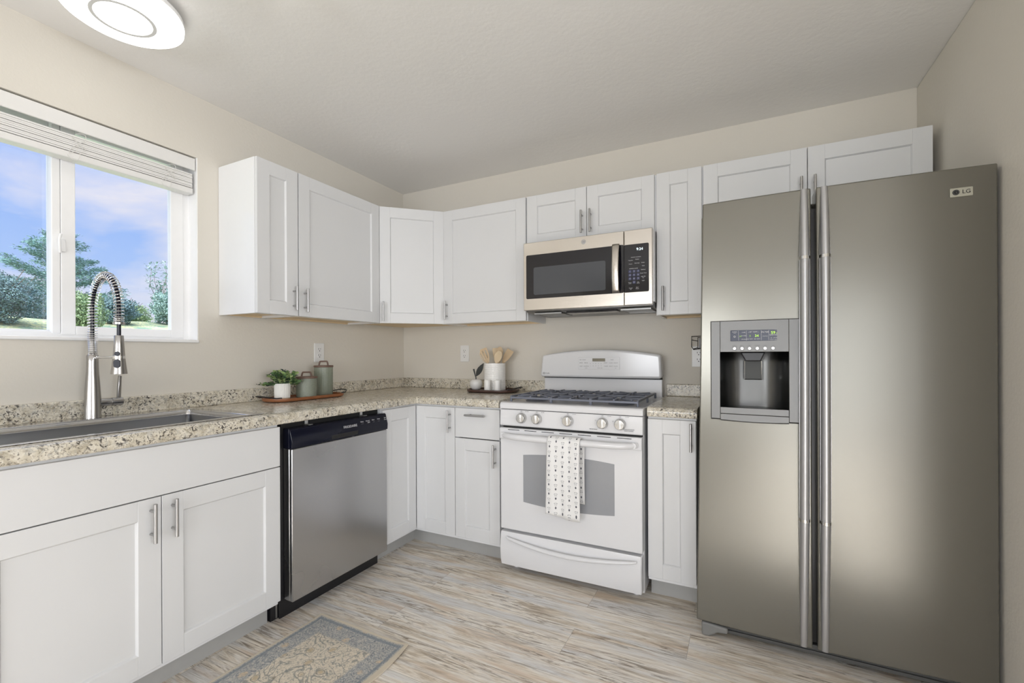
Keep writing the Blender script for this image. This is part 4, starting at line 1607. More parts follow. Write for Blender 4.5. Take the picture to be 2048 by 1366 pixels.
m = MB(); dpl(px0 - .0022, cvx0, pz0 - .0006, pz1 + .0022, off=.0022, th=.004, tgt=m); dpl(cvx1, px1 + .0022, pz0 - .0006, pz1 + .0022, off=.0022, th=.004, tgt=m)
dpl(cvx0, cvx1, cvz1, pz1 + .0022, off=.0022, th=.004, tgt=m); dpl(cvx0, cvx1, pz0 - .0040, cvz0, off=.0022, th=.004, low_bow=.003, tgt=m)
m.build('seal', M['darkgap'], dsp)
# badge
xb_ = 3.078
m = MB()
t_ang = math.atan2(fyf(3.107) - fyf(3.048), .059)
Tb = Matrix.Translation((xb_, fyf(xb_) - .0005, 1.7195)) @ Matrix.Rotation(t_ang, 4, 'Z')
m.prism(rrect(-.0295, .0295, -.0150, .0150, .002, 2), 1, -.003, 0)
m.bm.transform(Tb)
bd = m.build('brand_badge', M['badge'], rd, bevel=.001, smooth=0)
m = MB()
m.lathe([(0, 0), (.0092, 0), (.0092, .0008), (0, .0008)], (0, 0, 0), 28)
m.bm.transform(Tb @ Matrix.Translation((-.0145, -.0030, 0)) @ Matrix.Rotation(PI / 2, 4, 'X'))
m.text('LG', .0185, Tb @ front(.0125, -.0034, 0), depth=.0004)
m.build('badge_lettering', M['blacktext'], bd)
m = MB()
m.text('L', .0085, Tb @ front(-.0130, -.0041, 0), depth=.0002)
m.lathe([(.0066, 0), (.0074, 0), (.0074, .0004), (.0066, .0004), (.0066, 0)], (0, 0, 0), 24)
n_ = 0
ringv = [v for v in m.bm.verts][-24 * 5:]
bmesh.ops.transform(m.bm, matrix=Tb @ Matrix.Translation((-.0145, -.0040, 0)) @ Matrix.Rotation(PI / 2, 4, 'X'), verts=ringv)
m.build('badge_emblem', M['silver'], bd, recalc=False)
# base grille and front feet
m = MB()
m.box(2.275, 3.165, -.765, -.700, .022, .060); m.box(2.275, 3.165, -.772, -.765, .022, .036); m.box(2.275, 3.165, -.772, -.765, .045, .060)
m.build('base_grille', M['grille'], fr, bevel=.002)
for xx, sg in ((2.262, 1), (3.168, -1)):
    m = MB()
    m.prism([(xx, .0), (xx + sg * .030, .0), (xx + sg * .060, .022), (xx + sg * .10, .026), (xx + sg * .10, .052), (xx, .058)], 1, -.792, -.735)
    m.build('foot', M['foot'], fr, bevel=.008, seg=3)

# ================================================================== OUTLETS
def outlet(label, loc, rz):
    o = thing('wall_outlet', label, 'outlet', loc, rz, 'white wall outlets')
    m = MB(); m.prism(rrect(-.0375, .0375, -.0605, .0605, .003, 2), 1, -.0062, -.0006)
    m.build('cover_plate', M['outlet'], o, bevel=.002, local=True)
    for zz in (.0195, -.0195):
        m = MB()
        pts = [(.0165 * math.cos(2 * PI * k / 24), zz + max(-.0140, min(.0140, .0168 * math.sin(2 * PI * k / 24)))) for k in range(24)]
        m.prism(pts, 1, -.0078, -.0055)
        m.box(-.0085, -.0060, -.0082, -.0070, zz - .001, zz + .0085, 1); m.box(.0060, .0085, -.0082, -.0070, zz + .0005, zz + .0078, 1)
        m.lathe([(0, 0), (.0030, 0), (.0030, .001), (0, .001)], (0, -.0082, zz - .0082), 12, 1, axis=1)
        m.build('socket', [M['outlet'], M['blacktext']], o, local=True, smooth=0)
    return o


o1 = outlet('white wall outlet behind the green jars on the window wall', (0, -.815, 1.200), PI / 2)
dup(o1, (.580, 0, 1.192), 0, 'white wall outlet left of the utensil crock on the back wall')
dup(o1, (2.196, 0, 1.165), 0, 'white wall outlet half hidden beside the refrigerator')

# black wire holder with a grey plug above the right outlet
wh = thing('wire_holder', 'small black wire holder on the wall above the outlet beside the fridge', 'holder', (2.20, -.001, 1.24))
m = MB()
m.tube([(2.160, -.030, 1.282), (2.160, -.030, 1.222), (2.170, -.030, 1.206), (2.240, -.030, 1.216), (2.250, -.030, 1.284)], .0026, 8, closed=True)
m.tube([(2.196, -.055, 1.274), (2.194, -.055, 1.214), (2.262, -.055, 1.206), (2.262, -.055, 1.274)], .0026, 8, closed=True)
for a, bb in (((2.160, -.030, 1.262), (2.196, -.055, 1.254)), ((2.170, -.030, 1.210), (2.194, -.055, 1.216)), ((2.162, -.030, 1.282), (2.162, -.001, 1.282)), ((2.245, -.030, 1.282), (2.245, -.001, 1.282))):
    m.cyl(a, bb, .0022, 8)
m.build('wire_frame', M['blackmetal'], wh)
m = MB(); m.prism(rrect(2.200, 2.256, 1.212, 1.270, .006, 3), 1, -.052, -.020)
m.build('plug_box', M['greyplug'], wh, bevel=.003)

# ================================================================== COUNTER ACCESSORIES
def tray(label, loc, rz, L_, Wd, wood, group, ends=(-1, 1)):
    """long tray with rounded ends and black bent-rod handles; local x is the long axis"""
    t = thing('serving_tray', label, 'tray', loc, rz, group)
    m = MB()
    r0 = Wd * .42
    out = rrect(-L_ / 2, L_ / 2, -Wd / 2, Wd / 2, r0, 7)

    def ring(ins, z, inset=True):
        return [m.bm.verts.new((p[0] * (1 - ins / (L_ / 2)), p[1] * (1 - ins / (Wd / 2)), z)) for p in out]
    rs = [ring(.012, .0005), ring(.003, .005), ring(0, .014), ring(.001, .020), ring(.009, .020), ring(.012, .010)]
    for a, bb in zip(rs[:-1], rs[1:]):
        for k in range(len(out)):
            k2 = (k + 1) % len(out)
            m.bm.faces.new((a[k], a[k2], bb[k2], bb[k]))
    m.bm.faces.new(rs[0][::-1]); m.bm.faces.new(rs[-1])
    m.build('board', wood, t, local=True, smooth=40)
    for sg in ends:
        m = MB()
        h = Wd * .36
        xa = sg * (L_ / 2 - .016)
        xo = sg * (L_ / 2 + (.036 if len(ends) == 2 else .018))
        m.tube([(xa - sg * .02, -h, .0235), (xa + sg * .008, -h * .98, .0235), (xo, -h * .45, .034), (xo + sg * .003, 0, .036), (xo, h * .45, .034), (xa + sg * .008, h * .98, .0235), (xa - sg * .02, h, .0235)], .0032, 8)
        for q in (-h, h):
            m.cyl((xa - sg * .016, q, .0205), (xa - sg * .016, q, .0262), .006, 12)
        m.build('handle', M['blackmetal'], t, local=True)
    return t


tray('long reddish wood tray with black handles holding the plant and green jars', (.150, -1.035, CT + .0008), PI / 2, .480, .200, M['acacia'], 'wooden serving trays')
tray('dark wood tray with a black end handle, under the utensil crock', (.915, -.172, CT + .0008), math.radians(5), .350, .250, M['darkwood'], 'wooden serving trays', ends=(1,))
TZ = CT + .0008 + .0106

# plant in a ribbed white pot
PX, PY = .165, -1.193
pp = thing('potted_plant', 'small leafy green plant in a ribbed white pot at the tray end', 'plant', (PX, PY, TZ))
m = MB()
n = 60
prof_ = [(.031, .008), (.0385, .0095), (.0405, .086), (.0395, .088), (.0345, .087), (.033, .070)]
V = []
for r_, h_ in prof_:
    rib = .0006 if r_ > .036 else 0
    row = []
    for k in range(176):
        a = 2 * PI * k / 176
        rr = r_ + rib * math.cos(44 * a)
        row.append(m.bm.verts.new((PX + rr * math.cos(a), PY + rr * math.sin(a), TZ + h_)))
    V.append(row)
for a, bb in zip(V[:-1], V[1:]):
    for k in range(176):
        m.bm.faces.new((a[k], a[(k + 1) % 176], bb[(k + 1) % 176], bb[k]))
m.bm.faces.new(V[-1])
m.build('pot', M['ribbed_white'], pp, recalc=True)
m = MB(); m.lathe([(0, .0002), (.036, .0002), (.0385, .002), (.0385, .0080), (.034, .0088), (0, .0088)], (PX, PY, TZ), 32)
m.build('pot_base', M['potbase'], pp)
m = MB(); m.lathe([(0, .0705), (.0325, .0705), (.0325, .076), (0, .080)], (PX, PY, TZ), 24)
m.build('soil', M['bark'], pp)
r2 = random.Random(3)
stems = MB()
leafs = [MB(), MB(), MB()]


def leaf(mb, c0, dr, nrm, ln, wd):
    dr = Vector(dr).normalized(); nrm = Vector(nrm)
    sd = dr.cross(nrm)
    if sd.length < 1e-3: sd = dr.orthogonal()
    sd.normalize(); up = sd.cross(dr).normalized()
    prof = [(0, .0), (.2, .62), (.5, 1.0), (.8, .70), (1.0, .05)]
    L_ = [Vector(c0) + dr * (ln * a) + sd * (wd * .5 * w_) + up * (ln * .10 * math.sin(PI * a) + wd * .12 * w_) for a, w_ in prof]
    C_ = [Vector(c0) + dr * (ln * a) + up * (ln * .10 * math.sin(PI * a)) for a, w_ in prof]
    R_ = [Vector(c0) + dr * (ln * a) - sd * (wd * .5 * w_) + up * (ln * .10 * math.sin(PI * a) + wd * .12 * w_) for a, w_ in prof]
    vs = L_ + C_ + R_
    f = []
    for i in range(4):
        f += [(i, i + 1, 6 + i, 5 + i), (5 + i, 6 + i, 11 + i, 10 + i)]
    mb.poly(vs, f)


for k in range(46):
    az = r2.uniform(0, 2 * PI)
    el = r2.uniform(.15, 1.45)
    ln = r2.uniform(.045, .088)
    dr = Vector((math.cos(az) * math.cos(el), math.sin(az) * math.cos(el) * 1.1, math.sin(el)))
    p0_ = Vector((PX + .018 * math.cos(az), PY + .018 * math.sin(az), TZ + .076))
    pts = [p0_ + dr * (ln * i / 6) + Vector((0, 0, -.010 * (i / 6) ** 2)) for i in range(7)]
    for q in pts:
        if q.x < .026: q.x = .026
        if math.hypot(q.x - .172, q.y + 1.043) < .062: q.y = -1.043 - .062
    stems.tube(pts, .0009, 5)
    for i in range(2, 7):
        for sgn in (-1, 1):
            sd = dr.cross(Vector((0, 0, 1))).normalized() * sgn
            ld_ = (dr * .5 + sd * .8 + Vector((0, 0, r2.uniform(-.2, .5)))).normalized()
            s_ = r2.uniform(.017, .027)
            q = pts[i] + ld_ * s_
            if q.x < .03 or (math.hypot(q.x - .172, q.y + 1.043) < .064 and q.z < TZ + .13): continue
            leaf(leafs[r2.choice((0, 0, 1, 1, 2))], pts[i], ld_, Vector((0, 0, 1)) + Vector((r2.uniform(-.5, .5), r2.uniform(-.5, .5), 0)), s_, s_ * .95)
stems.build('stems', M['leaf1'], pp)
for mb_, k in zip(leafs, ('leaf1', 'leaf2', 'leaf3')):
    mb_.build('leaves', M[k], pp, recalc=False, smooth=60)


def jar(label, loc, r, h):
    j = thing('glass_jar', label, 'jar', loc, 0, 'green glass jars')
    m = MB()
    V = []
    nk = 176
    prof = [(r * .95, .0004), (r, .004), (r, h * .4), (r, h * .55), (r, h), (r * .93, h), (r * .93, h * .55), (r * .93, .007)]
    for i, (rr, hh) in enumerate(prof):
        rib = .0005 if i in (1, 2, 3, 4) else 0
        V.append([m.bm.verts.new(((rr + rib * math.cos(k * 2 * PI * 44 / nk)) * math.cos(2 * PI * k / nk), (rr + rib * math.cos(k * 2 * PI * 44 / nk)) * math.sin(2 * PI * k / nk), hh)) for k in range(nk)])
    for a, bb in zip(V[:-1], V[1:]):
        for k in range(nk):
            m.bm.faces.new((a[k], a[(k + 1) % nk], bb[(k + 1) % nk], bb[k]))
    m.bm.faces.new(V[0][::-1]); m.bm.faces.new(V[-1])
    m.build('jar_body', M['jar'], j, local=True, recalc=False)
    m = MB(); m.lathe([(0, h + .0005), (r * 1.04, h + .0005), (r * 1.06, h + .003), (r * 1.06, h + .010), (r * 1.02, h + .012), (0, h + .012)], (0, 0, 0), 40)
    lid = m.build('lid', M['walnut'], j, local=True)
    m = MB()
    d_ = Vector((.72, .69, 0)).normalized()
    hw = r * .48
    pts = []
    for k in range(17):
        t_ = k / 16
        x = -hw + 2 * hw * t_
        z = h + .012 + .024 * min(1, math.sin(PI * t_) * 3.2) ** .8
        pts.append((d_.x * x, d_.y * x, z))
    m.tube(pts, .0048, 10)
    m.build('lid_handle', M['walnut'], lid, local=True)
    return j


jar('shorter ribbed green glass jar with a brown lid, next to the plant', (.172, -1.043, TZ), .055, .108)
jar('taller ribbed green glass jar with a brown lid, behind the shorter one', (.124, -.884, TZ), .053, .168)

# marble apple with metal leaf
AX, AY = .787, -.182
ap = thing('apple_ornament', 'white stone apple ornament with a dark metal stem and leaf', 'ornament', (AX, AY, TZ))
m = MB(); m.lathe([(0, .0005), (.020, .0005), (.032, .008), (.041, .026), (.0435, .044), (.040, .060), (.028, .071), (.012, .073), (.004, .068), (0, .066)], (AX, AY, TZ), 36)
m.build('fruit', M['stone_apple'], ap, smooth=60)
m = MB()
m.tube([(AX, AY, TZ + .066), (AX - .001, AY, TZ + .085), (AX - .008, AY, TZ + .105), (AX - .019, AY, TZ + .142)], .004, 8, radii=[.0042, .004, .0042, .0062])
m.build('stem', M['charcoal'], ap)
m = MB()
pa, pb = Vector((AX + .001, AY, TZ + .092)), Vector((AX + .062, AY, TZ + .184))
ax_ = (pb - pa); ln = ax_.length; ax_.normalize()
nx_ = Vector((-ax_.z, 0, ax_.x))
pl = []
for k in range(13):
    t_ = k / 12
    pl.append(pa + ax_ * (ln * t_) + nx_ * (.021 * math.sin(PI * t_ ** .85)))
for k in range(11, 0, -1):
    t_ = k / 12
    pl.append(pa + ax_ * (ln * t_) - nx_ * (.019 * math.sin(PI * t_ ** .9)))
m.prism([(q.x, q.z) for q in pl], 1, AY - .0016, AY + .0016)
m.build('leaf', M['charcoal'], ap, bevel=.0006)

# crock and utensils
CX, CY = .912, -.140
CR, CH = .0725, .182
ck = thing('utensil_crock', 'white textured ceramic crock holding wooden utensils on the dark tray', 'crock', (CX, CY, TZ))
m = MB()
nk, nl = 120, 60
V = []
for j_ in range(nl + 1):
    h_ = .002 + (CH - .002) * j_ / nl
    row = []
    for k in range(nk):
        ph = 2 * PI * k / nk
        tex = .0011 if (j_ % 5 in (0,)) and 3 < j_ < 56 else 0.0
        ver = .0009 * (1 if k % 4 == 0 else 0) if 3 < j_ < 56 else 0.0
        rr = CR - tex - ver
        row.append(m.bm.verts.new((CX + rr * math.cos(ph), CY + rr * math.sin(ph), TZ + h_)))
    V.append(row)
for rr, hh in ((CR - .006, CH), (CR - .007, .010)):
    V.append([m.bm.verts.new((CX + rr * math.cos(2 * PI * k / nk), CY + rr * math.sin(2 * PI * k / nk), TZ + hh)) for k in range(nk)])
for a, bb in zip(V[:-1], V[1:]):
    for k in range(nk):
        m.bm.faces.new((a[k], a[(k + 1) % nk], bb[(k + 1) % nk], bb[k]))
m.bm.faces.new(V[0][::-1]); m.bm.faces.new(V[-1])
m.build('crock_body', M['ceramic'], ck, recalc=False, smooth=20)


def utensil(label, foot, head0, head1, wd, mat, shape, th=.006, slots=0):
    """foot: bottom of the stick in the crock; head0..head1: the blade's axis; shape: blade outline factor list"""
    foot, head0, head1 = Vector(foot), Vector(head0), Vector(head1)
    u_ = thing('wooden_utensil', label, 'utensil', tuple(foot), 0, 'wooden utensils in the crock')
    m = MB()
    m.tube([foot, foot.lerp(head0, .5), head0 + (head1 - head0) * .12], .0052, 10)
    m.build('stick', mat, u_)
    m = MB()
    ax = (head1 - head0); ln = ax.length; ax.normalize()
    vdir = Vector((.49, -.87, 0))
    sd = ax.cross(vdir).normalized()
    nn = sd.cross(ax).normalized()
    N = len(shape)
    if slots:
        strips = []
        xs_ = []
        k = slots * 2 + 1
        for i in range(k):
            xs_.append((-1 + 2 * i / k, -1 + 2 * (i + 1) / k))
        for si, (a, bb) in enumerate(xs_):
            for i in range(N - 1):
                t0, t1 = i / (N - 1), (i + 1) / (N - 1)
                if si % 2 == 1 and .25 < (t0 + t1) / 2 < .85:
                    continue
                q = []
                for (tt, ss, f) in ((t0, a, shape[i]), (t0, bb, shape[i]), (t1, bb, shape[i + 1]), (t1, a, shape[i + 1])):
                    q.append(head0 + ax * (ln * tt) + sd * (wd * .5 * ss * f))
                vs = [p - nn * th / 2 for p in q] + [p + nn * th / 2 for p in q]
                m.poly(vs, [(0, 1, 2, 3), (7, 6, 5, 4), (0, 4, 5, 1), (1, 5, 6, 2), (2, 6, 7, 3), (3, 7, 4, 0)])
    else:
        outl = []
        for i in range(N):
            outl.append((i / (N - 1), shape[i]))
        for i in range(N - 1, -1, -1):
            outl.append((i / (N - 1), -shape[i]))
        q = [head0 + ax * (ln * tt) + sd * (wd * .5 * ss) + nn * (.004 * (ss * ss)) for tt, ss in outl]
        vs = [p - nn * th / 2 for p in q] + [p + nn * th / 2 for p in q]
        k = len(q)
        m.poly(vs, [tuple(range(k))[::-1], tuple(range(k, 2 * k))] + [(i, (i + 1) % k, k + (i + 1) % k, k + i) for i in range(k)])
    m.build('blade', mat, u_, bevel=.0008 if not slots else 0)


ZB_ = TZ + .016
spoon = [.25, .62, .86, .97, 1.0, .94, .76, .35]
flat = [.30, .50, .72, .88, .97, 1.0, 1.0, .96]
utensil('slotted wooden spoon leaning furthest left in the crock', (CX - .040, CY + .004, ZB_), (CX - .056, CY + .004, TZ + .185), (CX - .114, CY + .004, TZ + .262), .046, M['bamboo'], spoon, slots=3)
utensil('slotted wooden turner with a squared end, second from left in the crock', (CX - .026, CY - .030, ZB_), (CX - .032, CY - .034, TZ + .187), (CX - .072, CY - .036, TZ + .282), .050, M['bamboo2'], flat, slots=2)
utensil('pale wooden spatula standing upright at the crock centre', (CX - .006, CY + .038, ZB_), (CX - .008, CY + .046, TZ + .185), (CX - .024, CY + .052, TZ + .286), .044, M['bamboo'], flat)
utensil('wooden spatula with an angled tip just right of the crock centre', (CX + .010, CY + .014, ZB_), (CX + .022, CY + .018, TZ + .187), (CX + .030, CY + .020, TZ + .294), .046, M['bamboo2'], [.3, .5, .7, .85, .95, 1.0, .8, .35])
utensil('wooden fork spoon leaning right in front of the other utensils', (CX + .024, CY - .032, ZB_), (CX + .034, CY - .044, TZ + .186), (CX + .068, CY - .052, TZ + .266), .050, M['bamboo'], spoon)
utensil('wooden turner leaning furthest right in the crock', (CX + .036, CY + .026, ZB_), (CX + .046, CY + .030, TZ + .184), (CX + .104, CY + .036, TZ + .272), .048, M['bamboo2'], flat)


def shaker_jar(label, loc):
    s_ = thing('spice_shaker', label, 'shaker', loc, 0, 'white ceramic shakers')
    m = MB(); m.lathe([(0, .0004), (.0205, .0004), (.0212, .003), (.0212, .068), (.0195, .073), (.016, .0745), (0, .0750)], (0, 0, 0), 30)
    m.build('shaker_body', M['ceramic'], s_, local=True)
    m = MB()
    for k in range(5):
        a = 2 * PI * k / 5
        m.lathe([(0, 0), (.0012, 0), (.0012, .0006), (0, .0006)], (.007 * math.cos(a), .007 * math.sin(a), .0748), 8)
    m.build('shaker_holes', M['blacktext'], s_, local=True)
    return s_


sj = shaker_jar('plain white shaker in front of the crock, nearer the stone apple', (.916, -.250, TZ))
dup(sj, (.985, -.240, TZ), None, 'plain white shaker in front of the crock, nearer the stove')

# ================================================================== RUG
def rug_mat():
    m, t = newmat('faded_floral_rug')
    tc = t.n('ShaderNodeTexCoord').outputs['Object']
    s_ = t.n('ShaderNodeSeparateXYZ', {'Vector': tc})
    ax = t.m('ABSOLUTE', s_.outputs[0]); ay = t.m('ABSOLUTE', s_.outputs[1])
    hw, hl = .2525, .383
    e_ = t.m('MINIMUM', t.m('SUBTRACT', hw, ax), t.m('SUBTRACT', hl, ay))
    p2 = t.n('ShaderNodeMapping', {'Vector': tc, 'Scale': (1, 1, 1)}).outputs[0]
    wob = t.noise(p2, 18, 3)
    wob2 = t.n('ShaderNodeTexNoise', {'Vector': p2, 'Scale': 14.0, 'Detail': 3.0}).outputs['Color']
    pw = t.n('ShaderNodeMix', {}, data_type='VECTOR')
    vadd = t.n('ShaderNodeVectorMath', {0: p2, 1: t.n('ShaderNodeVectorMath', {0: wob2, 3: .035}, operation='SCALE').outputs[0]}, operation='ADD').outputs[0]
    # field: cream with grey-green curling vines and tan blossoms
    def contour(scale, dist, w, off):
        q = t.n('ShaderNodeMapping', {'Vector': tc, 'Location': (off, off * .7, 0)}).outputs[0]
        n_ = t.noise(q, scale, 1.5, .5, dist)
        f_ = t.m('FRACT', t.m('MULTIPLY', n_, 5.0))
        return t.ramp(t.m('ABSOLUTE', t.m('SUBTRACT', f_, .5)), [(w, 1.0), (w + .05, 0.0)])
    vine = contour(9, 1.6, .055, 1.3)
    vine2 = contour(16, 2.2, .10, 4.1)
    nz = t.noise(tc, 120, 4, .65, .6)
    leafm = t.ramp(t.noise(tc, 42, 2.5, .5, 2.6), [(.55, 0.0), (.58, 1.0)])
    blos = t.n('ShaderNodeTexVoronoi', {'Vector': vadd, 'Scale': 15.0}, feature='F1').outputs['Distance']
    c = t.mix(t.m('MULTIPLY', leafm, .62), lin(216, 206, 189), lin(138, 141, 138))
    c = t.mix(t.m('MULTIPLY', vine, .65), c, lin(116, 124, 126))
    c = t.mix(t.ramp(blos, [(.13, .8), (.20, 0.0)]), c, lin(190, 172, 142))
    c = t.mix(t.ramp(t.m('ABSOLUTE', t.m('SUBTRACT', blos, .22)), [(.012, .7), (.03, 0.0)]), c, lin(128, 122, 110))
    c = t.mix(t.ramp(nz, [(.50, 0.0), (.62, .55)]), c, lin(168, 160, 146))
    # border: slate grey-blue with scrolling cream lines and ring medallions
    v1 = t.n('ShaderNodeTexVoronoi', {'Vector': vadd, 'Scale': 11.0, 'Randomness': .55}, feature='F1').outputs['Distance']
    rings = t.ramp(t.m('SINE', t.m('MULTIPLY', v1, 62.0)), [(.30, 0.0), (.75, 1.0)])
    bc = t.mix(t.m('MULTIPLY', rings, .55), lin(160, 162, 162), lin(204, 199, 190))
    bc = t.mix(t.m('MULTIPLY', vine2, .6), bc, lin(204, 199, 190))
    vine3 = contour(21, 2.4, .07, 8.3)
    bc = t.mix(t.m('MULTIPLY', vine3, .7), bc, lin(104, 112, 122))
    bc = t.mix(t.ramp(v1, [(.13, .9), (.20, 0.0)]), bc, lin(206, 186, 158))
    bc = t.mix(t.m('MULTIPLY', leafm, .65), bc, lin(196, 190, 180))
    bc = t.mix(t.ramp(nz, [(.46, 0.0), (.62, .6)]), bc, lin(134, 139, 145))
    edge_n = t.m('MULTIPLY_ADD', wob, .030, -.015)
    inb = t.ramp(t.m('ADD', e_, edge_n), [(.098, 1.0), (.106, 0.0)])
    c = t.mix(inb, c, bc)
    gl = t.ramp(t.m('ABSOLUTE', t.m('SUBTRACT', e_, .024)), [(.004, .7), (.008, 0.0)])
    c = t.mix(gl, c, lin(124, 134, 142))
    bd_ = t.ramp(e_, [(.0105, 1.0), (.0125, 0.0)])
    c = t.mix(bd_, c, lin(204, 194, 176))
    fib = t.noise(t.pos(scale=(700, 700, 700), obj=True), 1.0, 2)
    bp = t.n('ShaderNodeBump', {'Height': fib, 'Strength': .3, 'Distance': .002}).outputs[0]
    principled(t, **{'Base Color': c, 'Roughness': .95, 'Specular IOR Level': .1, 'Normal': bp})
    return m


RUX, RUY = .9525, -1.783
rg = thing('rug', 'faded blue and cream floral runner rug on the plank floor before the sink', 'rug', (RUX, RUY, 0), math.radians(-.9))
m = MB()
def rug_pt(u, v, z0):
    x = (u - .5) * .505
    y = (v - .5) * .766
    z = z0 + .004 * max(0, u - .86) / .14 * (1 + math.sin(v * 14)) + .003 * max(0, v - .95) / .05
    x += .012 * max(0, u - .8) / .2 * math.sin(v * 7.5 + 2.0)
    return (x, y, z)
NU_, NV_ = 36, 54
top = [[m.bm.verts.new(rug_pt(i / NU_, j / NV_, .0075)) for j in range(NV_ + 1)] for i in range(NU_ + 1)]
bot = [[m.bm.verts.new(tuple(a - b_ for a, b_ in zip(rug_pt(i / NU_, j / NV_, .0075), (0, 0, .0070)))) for j in range(NV_ + 1)] for i in range(NU_ + 1)]
for i in range(NU_):
    for j in range(NV_):
        m.bm.faces.new((top[i][j], top[i + 1][j], top[i + 1][j + 1], top[i][j + 1]))
        m.bm.faces.new((bot[i][j], bot[i][j + 1], bot[i + 1][j + 1], bot[i + 1][j]))
for i in range(NU_):
    m.bm.faces.new((top[i][0], bot[i][0], bot[i + 1][0], top[i + 1][0])); m.bm.faces.new((top[i][NV_], top[i + 1][NV_], bot[i + 1][NV_], bot[i][NV_]))
for j in range(NV_):
    m.bm.faces.new((top[0][j], top[0][j + 1], bot[0][j + 1], bot[0][j])); m.bm.faces.new((top[NU_][j], bot[NU_][j], bot[NU_][j + 1], top[NU_][j + 1]))
m.build('rug_pile', rug_mat(), rg, local=True, smooth=50)

# ================================================================== CEILING LIGHTS
M['lamp'] = lamp_mat('lit_diffuser', 2.2, (1.0, .99, .95))
M['lampring'] = simple('lamp_ring_grey', lin(190, 190, 188), .5, emit=(.95, .95, .92), estr=.10)  # faint glow stands in for light falling on the ring
M['lamp2'] = lamp_mat('lit_bulb', 4.0)
LX, LY, LR = .425, -2.005, .176
cl_ = thing('ceiling_light', 'round flush white ceiling light with a grey ring, above the sink', 'ceiling light', (LX, LY, H))
m = MB(); m.lathe([(0, H - .0005), (LR * .80, H - .0005), (LR * .80, H - .024), (0, H - .024)], (LX, LY, 0), 48)
m.build('mount', M['vinyl'], cl_)
m = MB(); m.lathe([(0, H - .0245), (LR, H - .0245), (LR + .001, H - .036), (LR - .001, H - .0395), (0, H - .0395)], (LX, LY, 0), 64)
m.build('back_plate', M['vinyl'], cl_)
m = MB(); m.lathe([(LR - .002, H - .040), (LR + .002, H - .046), (LR + .001, H - .060), (LR - .012, H - .069), (LR * .6, H - .0715), (0, H - .0720)], (LX, LY, 0), 64)
m.build('diffuser', M['lamp'], cl_)
m = MB(); m.lathe([(.0830, H - .0722), (.0830, H - .0735), (.0945, H - .0735), (.0945, H - .0722)], (LX, LY, 0), 56)
m.build('ring', M['lampring'], cl_)

c2_ = thing('ceiling_light', 'small ceiling light with a glowing globe, right of the round flush light', 'ceiling light', (1.10, -1.93, H))
m = MB(); m.lathe([(0, H - .0005), (.065, H - .0005), (.062, H - .020), (.02, H - .026), (0, H - .026)], (1.10, -1.93, 0), 32)
m.build('canopy', M['nickel'], c2_)
m = MB()
m.tube([(1.10, -1.93, H - .02), (1.10, -1.93, H - .052)], .008, 10)
m.tube([(1.02, -2.06, H - .048), (1.10, -1.93, H - .050), (1.112, -1.795, H - .054)], .006, 10)
m.build('arm', M['charcoal'], c2_)
m = MB(); m.lathe([(0, -.010), (.007, -.008), (.010, 0), (.007, .008), (0, .010)], (1.1135, -1.7815, H - .0625), 16)
m.build('finial', M['charcoal'], c2_)
m = MB(); m.lathe([(0, -.042), (.02, -.038), (.036, -.022), (.042, 0), (.036, .020), (.015, .028), (0, .028)], (1.055, -1.845, H - .045), 28)
m.build('globe', M['lamp2'], c2_)
m = MB(); m.cyl((1.10, -1.93, H - .048), (1.062, -1.856, H - .046), .005, 10)
m.build('globe_arm', M['charcoal'], c2_)

# ================================================================== OUTSIDE
def ground_mat():
    m, t = newmat('dry_grass_bank')
    p = t.pos()
    c = t.ramp(t.noise(p, 2.2, 5, .65), [(.32, lin(96, 124, 104)), (.44, lin(150, 160, 112)), (.55, lin(204, 196, 138)), (.66, lin(120, 146, 124)), (.78, lin(150, 160, 112))])
    c = t.mix(t.ramp(t.noise(p, 26, 4, .7), [(.44, 0.0), (.56, .75)]), c, lin(92, 118, 112))
    principled(t, **{'Base Color': c, 'Roughness': .95, 'Specular IOR Level': .1})
    return m


m = MB()
def hill_pt(u, v):
    x = -.16 - 40 * u
    y = -16 + 46 * v
    d_ = -x
    q = max(0.0, min(1.0, (d_ - 2.5) / 9.0))
    z = -.35 + 2.42 * q * q * (3 - 2 * q) - max(0, d_ - 13) * .06
    z += (.16 * mnoise.noise(Vector((x * .35, y * .35, 0))) + .05 * mnoise.noise(Vector((x * 1.4, y * 1.4, 5)))) * min(1, d_ / 3)
    return (x, y, z)
m.grid(hill_pt, 60, 80)
struct('hill', m, ground_mat(), smooth=60)


def cards(mb, pts, size, r, up_bias=.4):
    for p in pts:
        s_ = size * r.uniform(.6, 1.3)
        a = Vector((r.gauss(0, 1), r.gauss(0, 1), r.gauss(0, 1))).normalized()
        bb = a.cross(Vector((r.gauss(0, 1), r.gauss(0, 1), r.gauss(0, 1)))).normalized()
        p = Vector(p)
        mb.poly([p - a * s_ * .5, p + bb * s_ * .3, p + a * s_ * .5, p - bb * s_ * .3], [(0, 1, 2, 3)])


